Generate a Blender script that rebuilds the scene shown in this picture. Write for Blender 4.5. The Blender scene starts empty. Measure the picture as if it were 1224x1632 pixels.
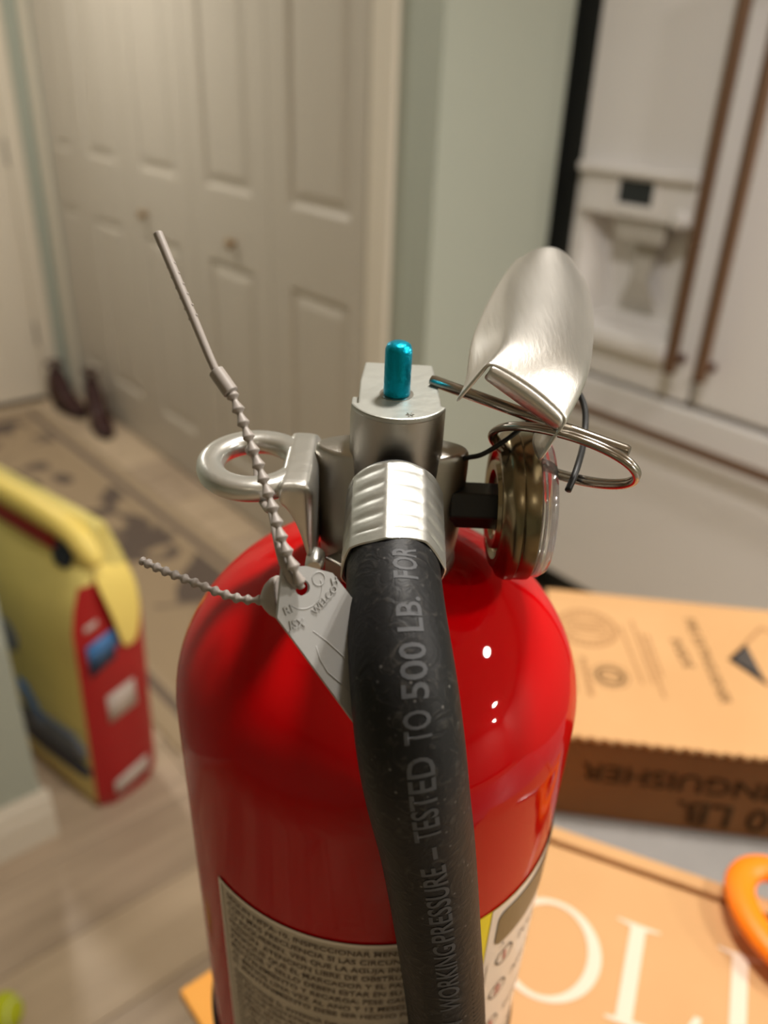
import bpy, bmesh, math, random
from mathutils import Vector, Matrix
random.seed(7)
sc = bpy.context.scene
COL = sc.collection

# ------------------------------------------------------------------ camera
cam_d = bpy.data.cameras.new('camera'); cam = bpy.data.objects.new('camera', cam_d); COL.objects.link(cam)
CAMR = Matrix(((0.635076, -0.386605, 0.668741), (0.771654, 0.278251, -0.57195), (0.035041, 0.879268, 0.475036)))
cam.matrix_world = Matrix.Translation((0, 0, 1.5)) @ CAMR.to_4x4()
cam_d.sensor_fit = 'VERTICAL'; cam_d.sensor_height = 36.0; cam_d.sensor_width = 27.0
cam_d.lens = 36.0 * 1315 / 1632
cam_d.clip_start = 0.01
cam_d.dof.use_dof = True; cam_d.dof.focus_distance = 0.203; cam_d.dof.aperture_fstop = cam_d.lens / 3.4
sc.camera = cam
# ------------------------------------------------------------------ world, exposure
w = bpy.data.worlds.new('world'); sc.world = w; w.use_nodes = True
w.node_tree.nodes['Background'].inputs[0].default_value = (1.0, 0.9, 0.78, 1)
w.node_tree.nodes['Background'].inputs[1].default_value = 0.02
sc.view_settings.view_transform = 'Standard'; sc.view_settings.look = 'None'
sc.view_settings.gamma = 1.0; sc.view_settings.exposure = 0.12
try: sc.view_settings.use_curve_mapping = False
except Exception: pass
# ceiling lamps: (x, y, watts); the last is added to brighten the hall
LAMPS = [(-0.27, 0.53, 18.5), (0.70, 1.20, 17), (2.3, 1.58, 40), (3.7, 2.0, 34), (0.9, -0.9, 0.3), (2.4, -0.9, 0.6), (-2.9, 0.60, 16.0)]
LAMP_COLOR = (1.0, 0.95, 0.885)

# ------------------------------------------------------------------ materials
def lin(c):
    return tuple((x/12.92 if x <= 0.04045 else ((x+0.055)/1.055)**2.4) for x in [v/255 for v in c])
def mat(name, rgb, rough=0.5, metal=0.0, coat=0.0, noise=None, bump=None, trans=0.0, ior=1.45, spec=0.5, emit=None):
    """rgb in 0..255 sRGB; noise=(scale, rgb2, stretch); bump=(scale, strength)"""
    m = bpy.data.materials.new(name); m.use_nodes = True
    nt = m.node_tree; b = nt.nodes['Principled BSDF']
    b.inputs['Base Color'].default_value = (*lin(rgb), 1)
    b.inputs['Roughness'].default_value = rough; b.inputs['Metallic'].default_value = metal
    b.inputs['Coat Weight'].default_value = coat; b.inputs['Coat Roughness'].default_value = 0.03
    b.inputs['Transmission Weight'].default_value = trans; b.inputs['IOR'].default_value = ior
    b.inputs['Specular IOR Level'].default_value = spec
    if emit:
        b.inputs['Emission Color'].default_value = (*lin(rgb), 1); b.inputs['Emission Strength'].default_value = emit
    tc = nt.nodes.new('ShaderNodeTexCoord')
    if noise:
        mp = nt.nodes.new('ShaderNodeMapping'); nt.links.new(tc.outputs['Object'], mp.inputs[0])
        mp.inputs['Scale'].default_value = noise[2] if len(noise) > 2 else (1, 1, 1)
        nz = nt.nodes.new('ShaderNodeTexNoise'); nz.inputs['Scale'].default_value = noise[0]; nz.inputs['Detail'].default_value = 4
        nt.links.new(mp.outputs[0], nz.inputs['Vector'])
        cr = nt.nodes.new('ShaderNodeValToRGB')
        cr.color_ramp.elements[0].position = 0.35; cr.color_ramp.elements[1].position = 0.65
        cr.color_ramp.elements[0].color = (*lin(rgb), 1); cr.color_ramp.elements[1].color = (*lin(noise[1]), 1)
        nt.links.new(nz.outputs['Fac'], cr.inputs[0]); nt.links.new(cr.outputs[0], b.inputs['Base Color'])
    if bump:
        nz = nt.nodes.new('ShaderNodeTexNoise'); nz.inputs['Scale'].default_value = bump[0]; nz.inputs['Detail'].default_value = 5
        mp = nt.nodes.new('ShaderNodeMapping'); nt.links.new(tc.outputs['Object'], mp.inputs[0])
        mp.inputs['Scale'].default_value = bump[2] if len(bump) > 2 else (1, 1, 1)
        nt.links.new(mp.outputs[0], nz.inputs['Vector'])
        bp = nt.nodes.new('ShaderNodeBump'); bp.inputs['Strength'].default_value = bump[1]; bp.inputs['Distance'].default_value = 0.001
        nt.links.new(nz.outputs['Fac'], bp.inputs['Height']); nt.links.new(bp.outputs[0], b.inputs['Normal'])
    return m
M = {}
M['red'] = mat('red_paint', (184, 0, 6), 0.45, coat=0.5, spec=0.0)
M['band'] = mat('band_metal', (60, 62, 66), 0.25, 1.0)
M['alu'] = mat('valve_aluminium', (176, 172, 164), 0.33, 1.0, bump=(900, 0.12, (1, 1, 12)))
M['alu_cut'] = mat('machined_aluminium', (176, 177, 170), 0.42, 0.7, bump=(300, 0.15))
M['cast'] = mat('painted_casting', (205, 204, 198), 0.3, 0.85, bump=(220, 0.15))
M['steel'] = mat('brushed_steel', (214, 211, 205), 0.36, 1.0, noise=(120, (204, 201, 195), (1, 0.1, 1)), bump=(260, 0.10, (3, 0.2, 3)))
M['crimp'] = mat('crimped_aluminium', (190, 190, 184), 0.38, 0.85, bump=(140, 0.25))
M['wire'] = mat('steel_wire', (168, 160, 150), 0.2, 1.0)
M['teal'] = mat('teal_anodised', (0, 158, 190), 0.33, 0.85, bump=(800, 0.2))
M['black'] = mat('black_plastic', (14, 14, 14), 0.45)
M['tether'] = mat('tether_black', (12, 12, 12), 0.5)
M['bronze'] = mat('gauge_nickel', (150, 138, 112), 0.24, 1.0, noise=(60, (118, 104, 78), (1, 1, 1)))
M['lens'] = mat('clear_lens', (250, 248, 248), 0.06, trans=0.95, ior=1.49)
M['dial_red'] = mat('dial_red', (220, 30, 40), 0.4)
M['dial_white'] = mat('dial_white', (225, 222, 215), 0.5)
M['seal'] = mat('seal_plastic', (150, 142, 136), 0.45, spec=0.5)
M['tag'] = mat('tag_plastic', (158, 157, 155), 0.5, bump=(90, 0.1))
M['label'] = mat('label_paper', (186, 174, 156), 0.35, coat=0.3)
M['label_w'] = mat('label_white', (226, 214, 202), 0.35, coat=0.3)
M['label_y'] = mat('label_yellow', (238, 214, 10), 0.4)
M['olive'] = mat('banner_olive', (112, 96, 66), 0.4)
M['ink'] = mat('label_ink', (92, 76, 64), 0.6)
M['ink_red'] = mat('label_ink_red', (205, 120, 110), 0.6)
M['hose_ink'] = mat('hose_lettering', (70, 71, 74), 0.6)
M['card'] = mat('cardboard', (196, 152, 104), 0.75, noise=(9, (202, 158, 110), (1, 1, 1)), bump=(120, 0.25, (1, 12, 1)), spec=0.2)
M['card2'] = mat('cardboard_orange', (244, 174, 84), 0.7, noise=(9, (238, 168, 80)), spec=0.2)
M['card_shaded'] = mat('cardboard_side_shaded', (126, 88, 56), 0.8, noise=(9, (134, 94, 60), (1, 1, 1)), spec=0.1)  # same cardboard as the lid, with the side's shade put into the colour
M['card_ink'] = mat('cardboard_ink', (120, 92, 62), 0.8, spec=0.1)
M['card_ink_faint'] = mat('cardboard_ink_faint', (164, 124, 84), 0.8, spec=0.1)
M['side_ink'] = mat('side_ink', (70, 50, 30), 0.8, spec=0.1)
M['card_dark'] = mat('cardboard_black', (74, 68, 64), 0.7, spec=0.2)
M['card_white'] = mat('box_white_print', (224, 204, 184), 0.7, spec=0.2)
M['orange'] = mat('orange_handle', (255, 132, 10), 0.4)
M['blade'] = mat('scissor_blade', (190, 190, 190), 0.25, 1.0)
M['door_w'] = mat('white_door_paint', (190, 181, 168), 0.42, bump=(40, 0.05))
M['trim_w'] = mat('white_trim_paint', (222, 212, 196), 0.4)
M['green_w'] = mat('sage_wall_paint', (172, 177, 165), 0.6, bump=(200, 0.12))
M['ceil'] = mat('ceiling_paint', (228, 222, 210), 0.8)
M['fridge'] = mat('fridge_white', (228, 224, 222), 0.4)
M['fridge_d'] = mat('fridge_recess', (190, 184, 176), 0.45)
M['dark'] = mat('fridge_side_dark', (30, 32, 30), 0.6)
M['screen'] = mat('dispenser_screen', (40, 44, 46), 0.25)
M['copper'] = mat('brushed_copper', (126, 98, 78), 0.4, 0.75)
M['copper_d'] = mat('copper_bracket', (96, 60, 44), 0.4, 0.8)
M['brass'] = mat('old_brass', (150, 120, 80), 0.35, 0.9)
M['hinge'] = mat('hinge_nickel', (150, 145, 138), 0.4, 0.8)
M['counter'] = mat('counter_quartz', (150, 147, 143), 0.35, noise=(6, (136, 133, 130)))
M['cab'] = mat('island_cabinet_paint', (205, 200, 190), 0.5)
M['shoe'] = mat('shoe_leather', (58, 26, 22), 0.5)
M['sole'] = mat('shoe_sole', (38, 28, 22), 0.8)
M['bag_y'] = mat('bag_yellow', (240, 222, 132), 0.4, noise=(5, (226, 210, 128), (1, 1, 1)), bump=(9, 0.9))
M['bag_top'] = mat('bag_yellow_fold', (252, 226, 124), 0.42, bump=(12, 0.6))
M['bag_r'] = mat('bag_red', (168, 22, 26), 0.4, bump=(10, 0.8))
M['bag_blue'] = mat('bag_blue', (70, 124, 184), 0.4)
M['bag_navy'] = mat('bag_navy', (30, 42, 66), 0.45)
M['bag_grey'] = mat('bag_greyblue', (112, 120, 134), 0.5)
M['bag_white'] = mat('bag_white', (206, 192, 184), 0.5)
M['ball'] = mat('tennis_felt', (196, 204, 40), 0.95, bump=(500, 1.0))
M['seam'] = mat('ball_seam', (226, 226, 200), 0.8)
M['lampface'] = mat('lamp_lens', (255, 238, 208), 0.5, emit=9.0)

def hose_material():
    m = mat('black_rubber', (20, 20, 21), 0.5, spec=0.3); nt = m.node_tree; b = nt.nodes['Principled BSDF']
    tc = nt.nodes.new('ShaderNodeTexCoord')
    # scuffs: pale dust streaks and specks
    nz = nt.nodes.new('ShaderNodeTexNoise'); nz.inputs['Scale'].default_value = 210; nz.inputs['Detail'].default_value = 8; nz.inputs['Distortion'].default_value = 2.2
    nt.links.new(tc.outputs['Object'], nz.inputs['Vector'])
    cr = nt.nodes.new('ShaderNodeValToRGB'); e = cr.color_ramp.elements
    e[0].position = 0.55; e[0].color = (*lin((21, 21, 22)), 1); e[1].position = 0.85; e[1].color = (*lin((66, 63, 59)), 1)
    nt.links.new(nz.outputs['Fac'], cr.inputs[0])
    vo = nt.nodes.new('ShaderNodeTexVoronoi'); vo.inputs['Scale'].default_value = 330
    nt.links.new(tc.outputs['Object'], vo.inputs['Vector'])
    c2 = nt.nodes.new('ShaderNodeValToRGB'); e = c2.color_ramp.elements
    e[0].position = 0.05; e[0].color = (0.11, 0.105, 0.10, 1); e[1].position = 0.15; e[1].color = (0, 0, 0, 1)
    nt.links.new(vo.outputs['Distance'], c2.inputs[0])
    n3 = nt.nodes.new('ShaderNodeTexNoise'); n3.inputs['Scale'].default_value = 60
    nt.links.new(tc.outputs['Object'], n3.inputs['Vector'])
    mr = nt.nodes.new('ShaderNodeMapRange'); mr.inputs[1].default_value = 0.46; mr.inputs[2].default_value = 0.58
    nt.links.new(n3.outputs['Fac'], mr.inputs[0])
    mul = nt.nodes.new('ShaderNodeMix'); mul.data_type = 'RGBA'; mul.blend_type = 'ADD'
    nt.links.new(mr.outputs[0], mul.inputs[0]); nt.links.new(cr.outputs[0], mul.inputs[6]); nt.links.new(c2.outputs[0], mul.inputs[7])
    nt.links.new(mul.outputs[2], b.inputs['Base Color'])
    bp = nt.nodes.new('ShaderNodeBump'); bp.inputs['Strength'].default_value = 0.35; bp.inputs['Distance'].default_value = 0.0006
    nt.links.new(nz.outputs['Fac'], bp.inputs['Height']); nt.links.new(bp.outputs[0], b.inputs['Normal'])
    return m
M['hose'] = hose_material()

def wood_material(name, a, b_, seed):
    m = mat(name, a, 0.42, spec=0.35); nt = m.node_tree; b = nt.nodes['Principled BSDF']
    tc = nt.nodes.new('ShaderNodeTexCoord'); mp = nt.nodes.new('ShaderNodeMapping')
    mp.inputs['Scale'].default_value = (9, 0.9, 1); mp.inputs['Location'].default_value = (seed*3.1, seed*1.7, 0)
    oi = nt.nodes.new('ShaderNodeObjectInfo')
    add = nt.nodes.new('ShaderNodeVectorMath'); add.operation = 'ADD'
    sca = nt.nodes.new('ShaderNodeVectorMath'); sca.operation = 'SCALE'; sca.inputs[3].default_value = 0.6
    nt.links.new(oi.outputs['Location'], sca.inputs[0])
    nt.links.new(tc.outputs['Object'], add.inputs[0]); nt.links.new(sca.outputs[0], add.inputs[1])
    nt.links.new(add.outputs[0], mp.inputs[0])
    nz = nt.nodes.new('ShaderNodeTexNoise'); nz.inputs['Scale'].default_value = 2.2; nz.inputs['Detail'].default_value = 6; nz.inputs['Distortion'].default_value = 0.6
    nt.links.new(mp.outputs[0], nz.inputs['Vector'])
    cr = nt.nodes.new('ShaderNodeValToRGB'); cr.color_ramp.elements[0].position = 0.3; cr.color_ramp.elements[1].position = 0.7
    cr.color_ramp.elements[0].color = (*lin(a), 1); cr.color_ramp.elements[1].color = (*lin(b_), 1)
    nt.links.new(nz.outputs['Fac'], cr.inputs[0]); nt.links.new(cr.outputs[0], b.inputs['Base Color'])
    return m
M['plank'] = [wood_material('oak_plank', (184, 162, 136), (208, 186, 158), 1), wood_material('oak_plank_pale', (196, 174, 146), (214, 192, 164), 2),
              wood_material('oak_plank_grey', (170, 150, 128), (196, 174, 150), 3)]

def rug_material():
    m = mat('rug_weave', (180, 158, 128), 0.95, spec=0.1, bump=(400, 0.6)); nt = m.node_tree; b = nt.nodes['Principled BSDF']
    tc = nt.nodes.new('ShaderNodeTexCoord')
    nz = nt.nodes.new('ShaderNodeTexNoise'); nz.inputs['Scale'].default_value = 3.6; nz.inputs['Detail'].default_value = 1.0; nz.inputs['Distortion'].default_value = 1.1
    nt.links.new(tc.outputs['Object'], nz.inputs['Vector'])
    cr = nt.nodes.new('ShaderNodeValToRGB'); e = cr.color_ramp.elements
    e[0].position = 0.455; e[0].color = (*lin((106, 93, 84)), 1); e[1].position = 0.50; e[1].color = (*lin((168, 147, 120)), 1)
    nt.links.new(nz.outputs['Fac'], cr.inputs[0])
    # border stripe measured in the rug's own frame (half size 1.225 x 0.27)
    sp = nt.nodes.new('ShaderNodeSeparateXYZ'); nt.links.new(tc.outputs['Object'], sp.inputs[0])
    def math_(op, a, v=None, c=None):
        n = nt.nodes.new('ShaderNodeMath'); n.operation = op
        if isinstance(a, (int, float)): n.inputs[0].default_value = a
        else: nt.links.new(a, n.inputs[0])
        if v is not None:
            if isinstance(v, (int, float)): n.inputs[1].default_value = v
            else: nt.links.new(v, n.inputs[1])
        return n.outputs[0]
    dx = math_('SUBTRACT', RUG[0]/2, math_('ABSOLUTE', sp.outputs[0])); dy = math_('SUBTRACT', RUG[1]/2, math_('ABSOLUTE', sp.outputs[1]))
    d = math_('MINIMUM', dx, dy)
    c3 = nt.nodes.new('ShaderNodeValToRGB'); c3.color_ramp.interpolation = 'CONSTANT'; e = c3.color_ramp.elements
    e[0].position = 0.0; e[0].color = (1, 1, 1, 1); e[1].position = 0.055; e[1].color = (0, 0, 0, 1)
    s = e.new(0.085); s.color = (1, 1, 1, 1); s = e.new(0.105); s.color = (0.5, 0.5, 0.5, 1)
    nt.links.new(d, c3.inputs[0])
    lt = math_('GREATER_THAN', c3.outputs[0], 0.75); dk = math_('LESS_THAN', c3.outputs[0], 0.25)
    m1 = nt.nodes.new('ShaderNodeMix'); m1.data_type = 'RGBA'; nt.links.new(lt, m1.inputs[0]); nt.links.new(cr.outputs[0], m1.inputs[6]); m1.inputs[7].default_value = (*lin((172, 152, 126)), 1)
    m2 = nt.nodes.new('ShaderNodeMix'); m2.data_type = 'RGBA'; nt.links.new(dk, m2.inputs[0]); nt.links.new(m1.outputs[2], m2.inputs[6]); m2.inputs[7].default_value = (*lin((118, 103, 92)), 1)
    nt.links.new(m2.outputs[2], b.inputs['Base Color'])
    return m
RUG = (2.45, 0.62)
M['rug'] = rug_material()

# ------------------------------------------------------------------ helpers
def tag(o, label=None, cat=None, group=None, kind=None):
    if label: o['label'] = label
    if cat: o['category'] = cat
    if group: o['group'] = group
    if kind: o['kind'] = kind
    return o
def empty(name, mw=None, loc=(0, 0, 0), rz=0, parent=None):
    o = bpy.data.objects.new(name, None); COL.objects.link(o); o.empty_display_size = 0.02
    if mw is not None: o.matrix_world = mw
    else: o.location = loc; o.rotation_euler = (0, 0, rz)
    if parent: o.parent = parent
    return o
def obj(name, bm, m, parent=None, loc=None, smooth=False, bevel=0, bseg=2, solid=0, subs=0, rz=0, offs=0, autos=None):
    me = bpy.data.meshes.new(name)
    bmesh.ops.recalc_face_normals(bm, faces=bm.faces)
    bm.to_mesh(me); bm.free()
    if isinstance(m, (list, tuple)):
        for q in m: me.materials.append(q)
    else: me.materials.append(m)
    if smooth:
        for p in me.polygons: p.use_smooth = True
    if autos is not None:
        for p in me.polygons: p.use_smooth = True
        me.set_sharp_from_angle(angle=math.radians(autos))
    o = bpy.data.objects.new(name, me); COL.objects.link(o)
    if parent: o.parent = parent
    if loc: o.location = loc
    if rz: o.rotation_euler = (0, 0, rz)
    if solid:
        s = o.modifiers.new('solid', 'SOLIDIFY'); s.thickness = solid; s.offset = offs
    if bevel:
        b = o.modifiers.new('bevel', 'BEVEL'); b.width = bevel; b.segments = bseg; b.limit_method = 'ANGLE'; b.angle_limit = math.radians(35)
    if subs:
        s = o.modifiers.new('subsurf', 'SUBSURF'); s.levels = subs; s.render_levels = subs
    return o
def B(): return bmesh.new()
def box(bm, x0, x1, y0, y1, z0, z1):
    v = [bm.verts.new((x, y, z)) for z in (z0, z1) for x, y in ((x0, y0), (x1, y0), (x1, y1), (x0, y1))]
    for f in ((3, 2, 1, 0), (4, 5, 6, 7), (0, 1, 5, 4), (1, 2, 6, 5), (2, 3, 7, 6), (3, 0, 4, 7)): bm.faces.new([v[i] for i in f])
    return bm
def cbox(x0, x1, y0, y1, z0, z1): return box(B(), x0, x1, y0, y1, z0, z1)
def lathe(prof, seg=64, mw=None, a0=0, a1=2*math.pi, bm=None):
    """profile [(r, z)] round the z axis"""
    bm = bm or B(); full = abs(a1-a0-2*math.pi) < 1e-6; n = seg if full else seg+1
    rings = []
    for r, z in prof:
        if r < 1e-7: rings.append([bm.verts.new((0, 0, z))]); continue
        rings.append([bm.verts.new((r*math.cos(a0+(a1-a0)*i/seg), r*math.sin(a0+(a1-a0)*i/seg), z)) for i in range(n)])
    for a, b in zip(rings, rings[1:]):
        m_ = n if full else n-1
        for i in range(m_):
            j = (i+1) % n
            if len(a) == 1 and len(b) == 1: continue
            if len(a) == 1: bm.faces.new((a[0], b[i], b[j]))
            elif len(b) == 1: bm.faces.new((a[i], a[j], b[0]))
            else: bm.faces.new((a[i], a[j], b[j], b[i]))
    if mw is not None: bmesh.ops.transform(bm, matrix=mw, verts=bm.verts)
    return bm
def spline(P, n=8):
    P = [Vector(p) for p in P]; out = []
    for i in range(len(P)-1):
        p0 = P[max(i-1, 0)]; p1 = P[i]; p2 = P[i+1]; p3 = P[min(i+2, len(P)-1)]
        for k in range(n):
            t = k/n
            out.append(0.5*((2*p1)+(-p0+p2)*t+(2*p0-5*p1+4*p2-p3)*t*t+(-p0+3*p1-3*p2+p3)*t**3))
    out.append(P[-1]); return out
def frames(path, closed=False):
    fr = []; n = len(path); N = None
    for i in range(n):
        if closed: T = (path[(i+1) % n]-path[i-1])
        else: T = path[min(i+1, n-1)]-path[max(i-1, 0)]
        T.normalize()
        if N is None:
            N = T.cross(Vector((0, 0, 1)));
            if N.length < 0.1: N = T.cross(Vector((1, 0, 0)))
        N = (N-T*N.dot(T)).normalized(); fr.append((T, N, T.cross(N)))
    return fr
def tube(path, r, seg=16, closed=False, bm=None, caps=True, sx=1.0, sy=1.0):
    bm = bm or B(); path = [Vector(p) for p in path]; fr = frames(path, closed); rings = []
    for i, (p, (T, N, Bn)) in enumerate(zip(path, fr)):
        rr = r[i] if isinstance(r, (list, tuple)) else r
        rings.append([bm.verts.new(p+N*(rr*sx*math.cos(2*math.pi*k/seg))+Bn*(rr*sy*math.sin(2*math.pi*k/seg))) for k in range(seg)])
    m_ = len(rings) if closed else len(rings)-1
    for i in range(m_):
        a = rings[i]; b = rings[(i+1) % len(rings)]
        for k in range(seg): bm.faces.new((a[k], a[(k+1) % seg], b[(k+1) % seg], b[k]))
    if caps and not closed: bm.faces.new(rings[0][::-1]); bm.faces.new(rings[-1])
    return bm
def prism(pts, z0, z1, bm=None, mw=None):
    bm = bm or B(); a = [bm.verts.new((x, y, z0)) for x, y in pts]; b = [bm.verts.new((x, y, z1)) for x, y in pts]
    bm.faces.new(a[::-1]); bm.faces.new(b); n = len(pts)
    for i in range(n): bm.faces.new((a[i], a[(i+1) % n], b[(i+1) % n], b[i]))
    if mw is not None: bmesh.ops.transform(bm, matrix=mw, verts=bm.verts)
    return bm
def grid(rows, bm=None, close_u=False):
    bm = bm or B(); V = [[bm.verts.new(p) for p in r] for r in rows]
    for a, b in zip(V, V[1:]):
        n = len(a)
        for i in range(n if close_u else n-1): bm.faces.new((a[i], a[(i+1) % n], b[(i+1) % n], b[i]))
    return bm
def text_bm(s, size, align='LEFT', fn=None, maxlen=None, depth=0.0, bold=0.0, spacing=1.0):
    """text as a mesh; fn maps (x, y, z) of the flat text to its place"""
    c = bpy.data.curves.new('t', 'FONT'); c.body = s; c.size = size; c.align_x = align; c.resolution_u = 3
    c.offset = bold; c.space_character = spacing; c.extrude = depth
    o = bpy.data.objects.new('t', c); COL.objects.link(o)
    dg = bpy.context.evaluated_depsgraph_get(); dg.update()
    me = bpy.data.meshes.new_from_object(o.evaluated_get(dg))
    bm = B(); bm.from_mesh(me); bpy.data.objects.remove(o); bpy.data.curves.remove(c); bpy.data.meshes.remove(me)
    bmesh.ops.remove_doubles(bm, verts=bm.verts, dist=1e-6)
    if maxlen:
        bmesh.ops.triangulate(bm, faces=bm.faces)
        for _ in range(4):
            es = [e for e in bm.edges if e.calc_length() > maxlen]
            if not es: break
            bmesh.ops.subdivide_edges(bm, edges=es, cuts=1); bmesh.ops.triangulate(bm, faces=bm.faces)
    if fn:
        for v in bm.verts: v.co = fn(*v.co)
    return bm
def join(bm, other):
    me = bpy.data.meshes.new('tmp'); other.to_mesh(me); bm.from_mesh(me); bpy.data.meshes.remove(me); other.free(); return bm
def copy_tree(o, parent=None):
    c = o.copy(); COL.objects.link(c); c.parent = parent
    for ch in [q for q in bpy.data.objects if q.parent == o]: copy_tree(ch, c)
    return c

# ================================================================== SETTING
# room in plan: x along the closet wall (towards the kitchen), y towards the fridge
CX_ = -1.4426   # kitchen-side corner of the closet block
def struct(name, bm, m, **k): return tag(obj(name, bm, m, **k), kind='structure')
floor = struct('floor', cbox(-4.1, 4.6, -3.1, 2.75, -0.1, -0.012), mat('subfloor', (110, 92, 74), 0.8))
# planks run along y, joints recessed
pk = [[], [], []]
x = -3.98; row = 0; PW = 0.19
while x < 3.9:
    y = -3.0 - (row*0.47 % 1.3)
    while y < 2.7:
        L = 1.5; y0 = max(y, -3.0); y1 = min(y+L, 2.7)
        vis = (x < 1.2 and y1 > -0.6)
        if y1-y0 > 0.05:
            bm = cbox(-PW/2+0.0012, PW/2-0.0012, -(y1-y0)/2+0.0012, (y1-y0)/2-0.0012, -0.012, 0)
            o = obj('plank', bm, M['plank'][random.randrange(3)], floor, loc=(x+PW/2, (y0+y1)/2, 0), bevel=0.0012, bseg=1)
        y += L
    x += PW; row += 1
struct('gap_shade_panel', cbox(-1.562, -1.402, 1.803, 1.82, 0.0, 2.45), M['dark'])  # dark sheet added to paint the shade in the gap beside the fridge
struct('ceiling', cbox(-4.1, 4.6, -3.1, 2.75, 2.45, 2.55), M['ceil'])
CY = 1.345
# closet wall: strips round the bifold opening
bm = cbox(-4.1, -3.89, CY, CY+0.12, 0, 2.45); box(bm, -1.652, CX_, CY, CY+0.12, 0, 2.45); box(bm, -3.89, -1.652, CY, CY+0.12, 2.05, 2.45)
struct('wall_closet', bm, M['green_w'])
struct('wall_closet_side', cbox(CX_-0.12, CX_, CY+0.12, 1.755, 0, 2.45), M['green_w'])
struct('wall_niche', cbox(CX_-0.2, CX_-0.12, CY+0.12, 2.62, 0, 2.45), M['green_w'])
struct('wall_kitchen', cbox(CX_-0.2, 4.6, 2.62, 2.75, 0, 2.45), M['green_w'])
struct('wall_entry', join(cbox(-4.1, -3.98, 1.268, CY, 0, 2.45), join(cbox(-4.1, -3.98, -3.1, 0.33, 0, 2.45), cbox(-4.1, -3.98, 0.33, 1.268, 2.08, 2.45))), M['green_w'])
struct('wall_hall', cbox(-3.98, -1.40, -3.0, 0.272, 0, 2.45), M['green_w'])
struct('wall_rear', cbox(-1.40, 4.6, -3.1, -3.0, 0, 2.45), M['green_w'])
struct('wall_right', cbox(4.5, 4.6, -3.0, 2.62, 0, 2.45), M['green_w'])
# baseboards with a moulded profile (face towards +x at the hall wall end, towards +y in the hall)
def base_prof(): return [(0, 0), (0.016, 0), (0.016, 0.075), (0.012, 0.09), (0.012, 0.105), (0.006, 0.118), (0.004, 0.13), (0, 0.13)]
def baseboard(name, p0, p1, nrm):
    bm = B(); p0 = Vector((*p0, 0)); p1 = Vector((*p1, 0)); nv = Vector((*nrm, 0))
    a = [bm.verts.new(p0+nv*x+Vector((0, 0, z))) for x, z in base_prof()]; b = [bm.verts.new(p1+nv*x+Vector((0, 0, z))) for x, z in base_prof()]
    n = len(a)
    bm.faces.new(a); bm.faces.new(b[::-1])
    for i in range(n): bm.faces.new((a[i], b[i], b[(i+1) % n], a[(i+1) % n]))
    return struct(name, bm, M['trim_w'])
baseboard('baseboard_hall_end', (-1.40, -3.0), (-1.40, 0.288), (1, 0))
baseboard('baseboard_hall', (-1.40, 0.272), (-3.98, 0.272), (0, 1))
baseboard('baseboard_closet_side', (CX_, CY), (CX_, 1.755), (1, 0))
baseboard('baseboard_closet', (-1.555, CY), (CX_, CY), (0, -1))
# closet casing
def casing(name, x0, x1, y0, y1, z0, z1): return struct(name, cbox(x0, x1, y0, y1, z0, z1), M['trim_w'], bevel=0.006, bseg=2)
casing('trim_1', -1.662, -1.578, CY-0.018, CY, 0, 2.12)
casing('trim_2', -3.965, -3.885, CY-0.018, CY, 0, 2.12)
casing('trim_3', -3.885, -1.662, CY-0.018, CY, 2.03, 2.12)
# bifold closet door: leaves with raised panels, knobs
def panel_leaf(w_, h, rows):
    """door leaf in xz plane, front face at y=0 towards -y, with sunk-and-raised panels"""
    bm = B(); t = 0.035
    xs0, xs1 = 0.1*w_/0.48, w_-0.1*w_/0.48
    zs = [0.0]; cells = []
    for z0, z1 in rows: zs += [z0, z1]
    zs.append(h)
    X = [0, xs0, xs1, w_]
    V = {}
    def vert(x_, y_, z_): return bm.verts.new((x_, y_, z_))
    for iz in range(len(zs)-1):
        for ix in range(3):
            xa, xb, za, zb = X[ix], X[ix+1], zs[iz], zs[iz+1]
            hole = ix == 1 and iz % 2 == 1
            if not hole:
                bm.faces.new([vert(xa, 0, za), vert(xb, 0, za), vert(xb, 0, zb), vert(xa, 0, zb)])
            else:
                loops = []
                for ins, dep in ((0, 0), (0.012, 0.011), (0.022, 0.011), (0.045, 0.002)):
                    loops.append([vert(xa+ins, dep, za+ins), vert(xb-ins, dep, za+ins), vert(xb-ins, dep, zb-ins), vert(xa+ins, dep, zb-ins)])
                for a, b in zip(loops, loops[1:]):
                    for k in range(4): bm.faces.new((a[k], a[(k+1) % 4], b[(k+1) % 4], b[k]))
                bm.faces.new(loops[-1])
    for q in (((0, 0), (0, h)), ((0, h), (w_, h)), ((w_, h), (w_, 0)), ((w_, 0), (0, 0))):
        (xa, za), (xb, zb) = q
        bm.faces.new([vert(xa, 0, za), vert(xb, 0, zb), vert(xb, t, zb), vert(xa, t, za)])
    bm.faces.new([vert(0, t, 0), vert(0, t, h), vert(w_, t, h), vert(w_, t, 0)])
    bmesh.ops.remove_doubles(bm, verts=bm.verts, dist=1e-5)
    return bm
closet = tag(empty('door_1', loc=(-2.6, CY+0.02, 0)), kind='structure')
ROWS = [(0.2, 0.91), (1.13, 1.9)]
for k in range(4):
    x0 = -1.662-0.48*(k+1)
    obj('door_leaf', panel_leaf(0.477, 2.0, ROWS), M['door_w'], closet, loc=(x0+2.6, -0.012, 0.015))
obj('door_leaf', panel_leaf(0.30, 2.0, ROWS), M['door_w'], closet, loc=(-3.884+2.6, -0.012, 0.015))
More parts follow.
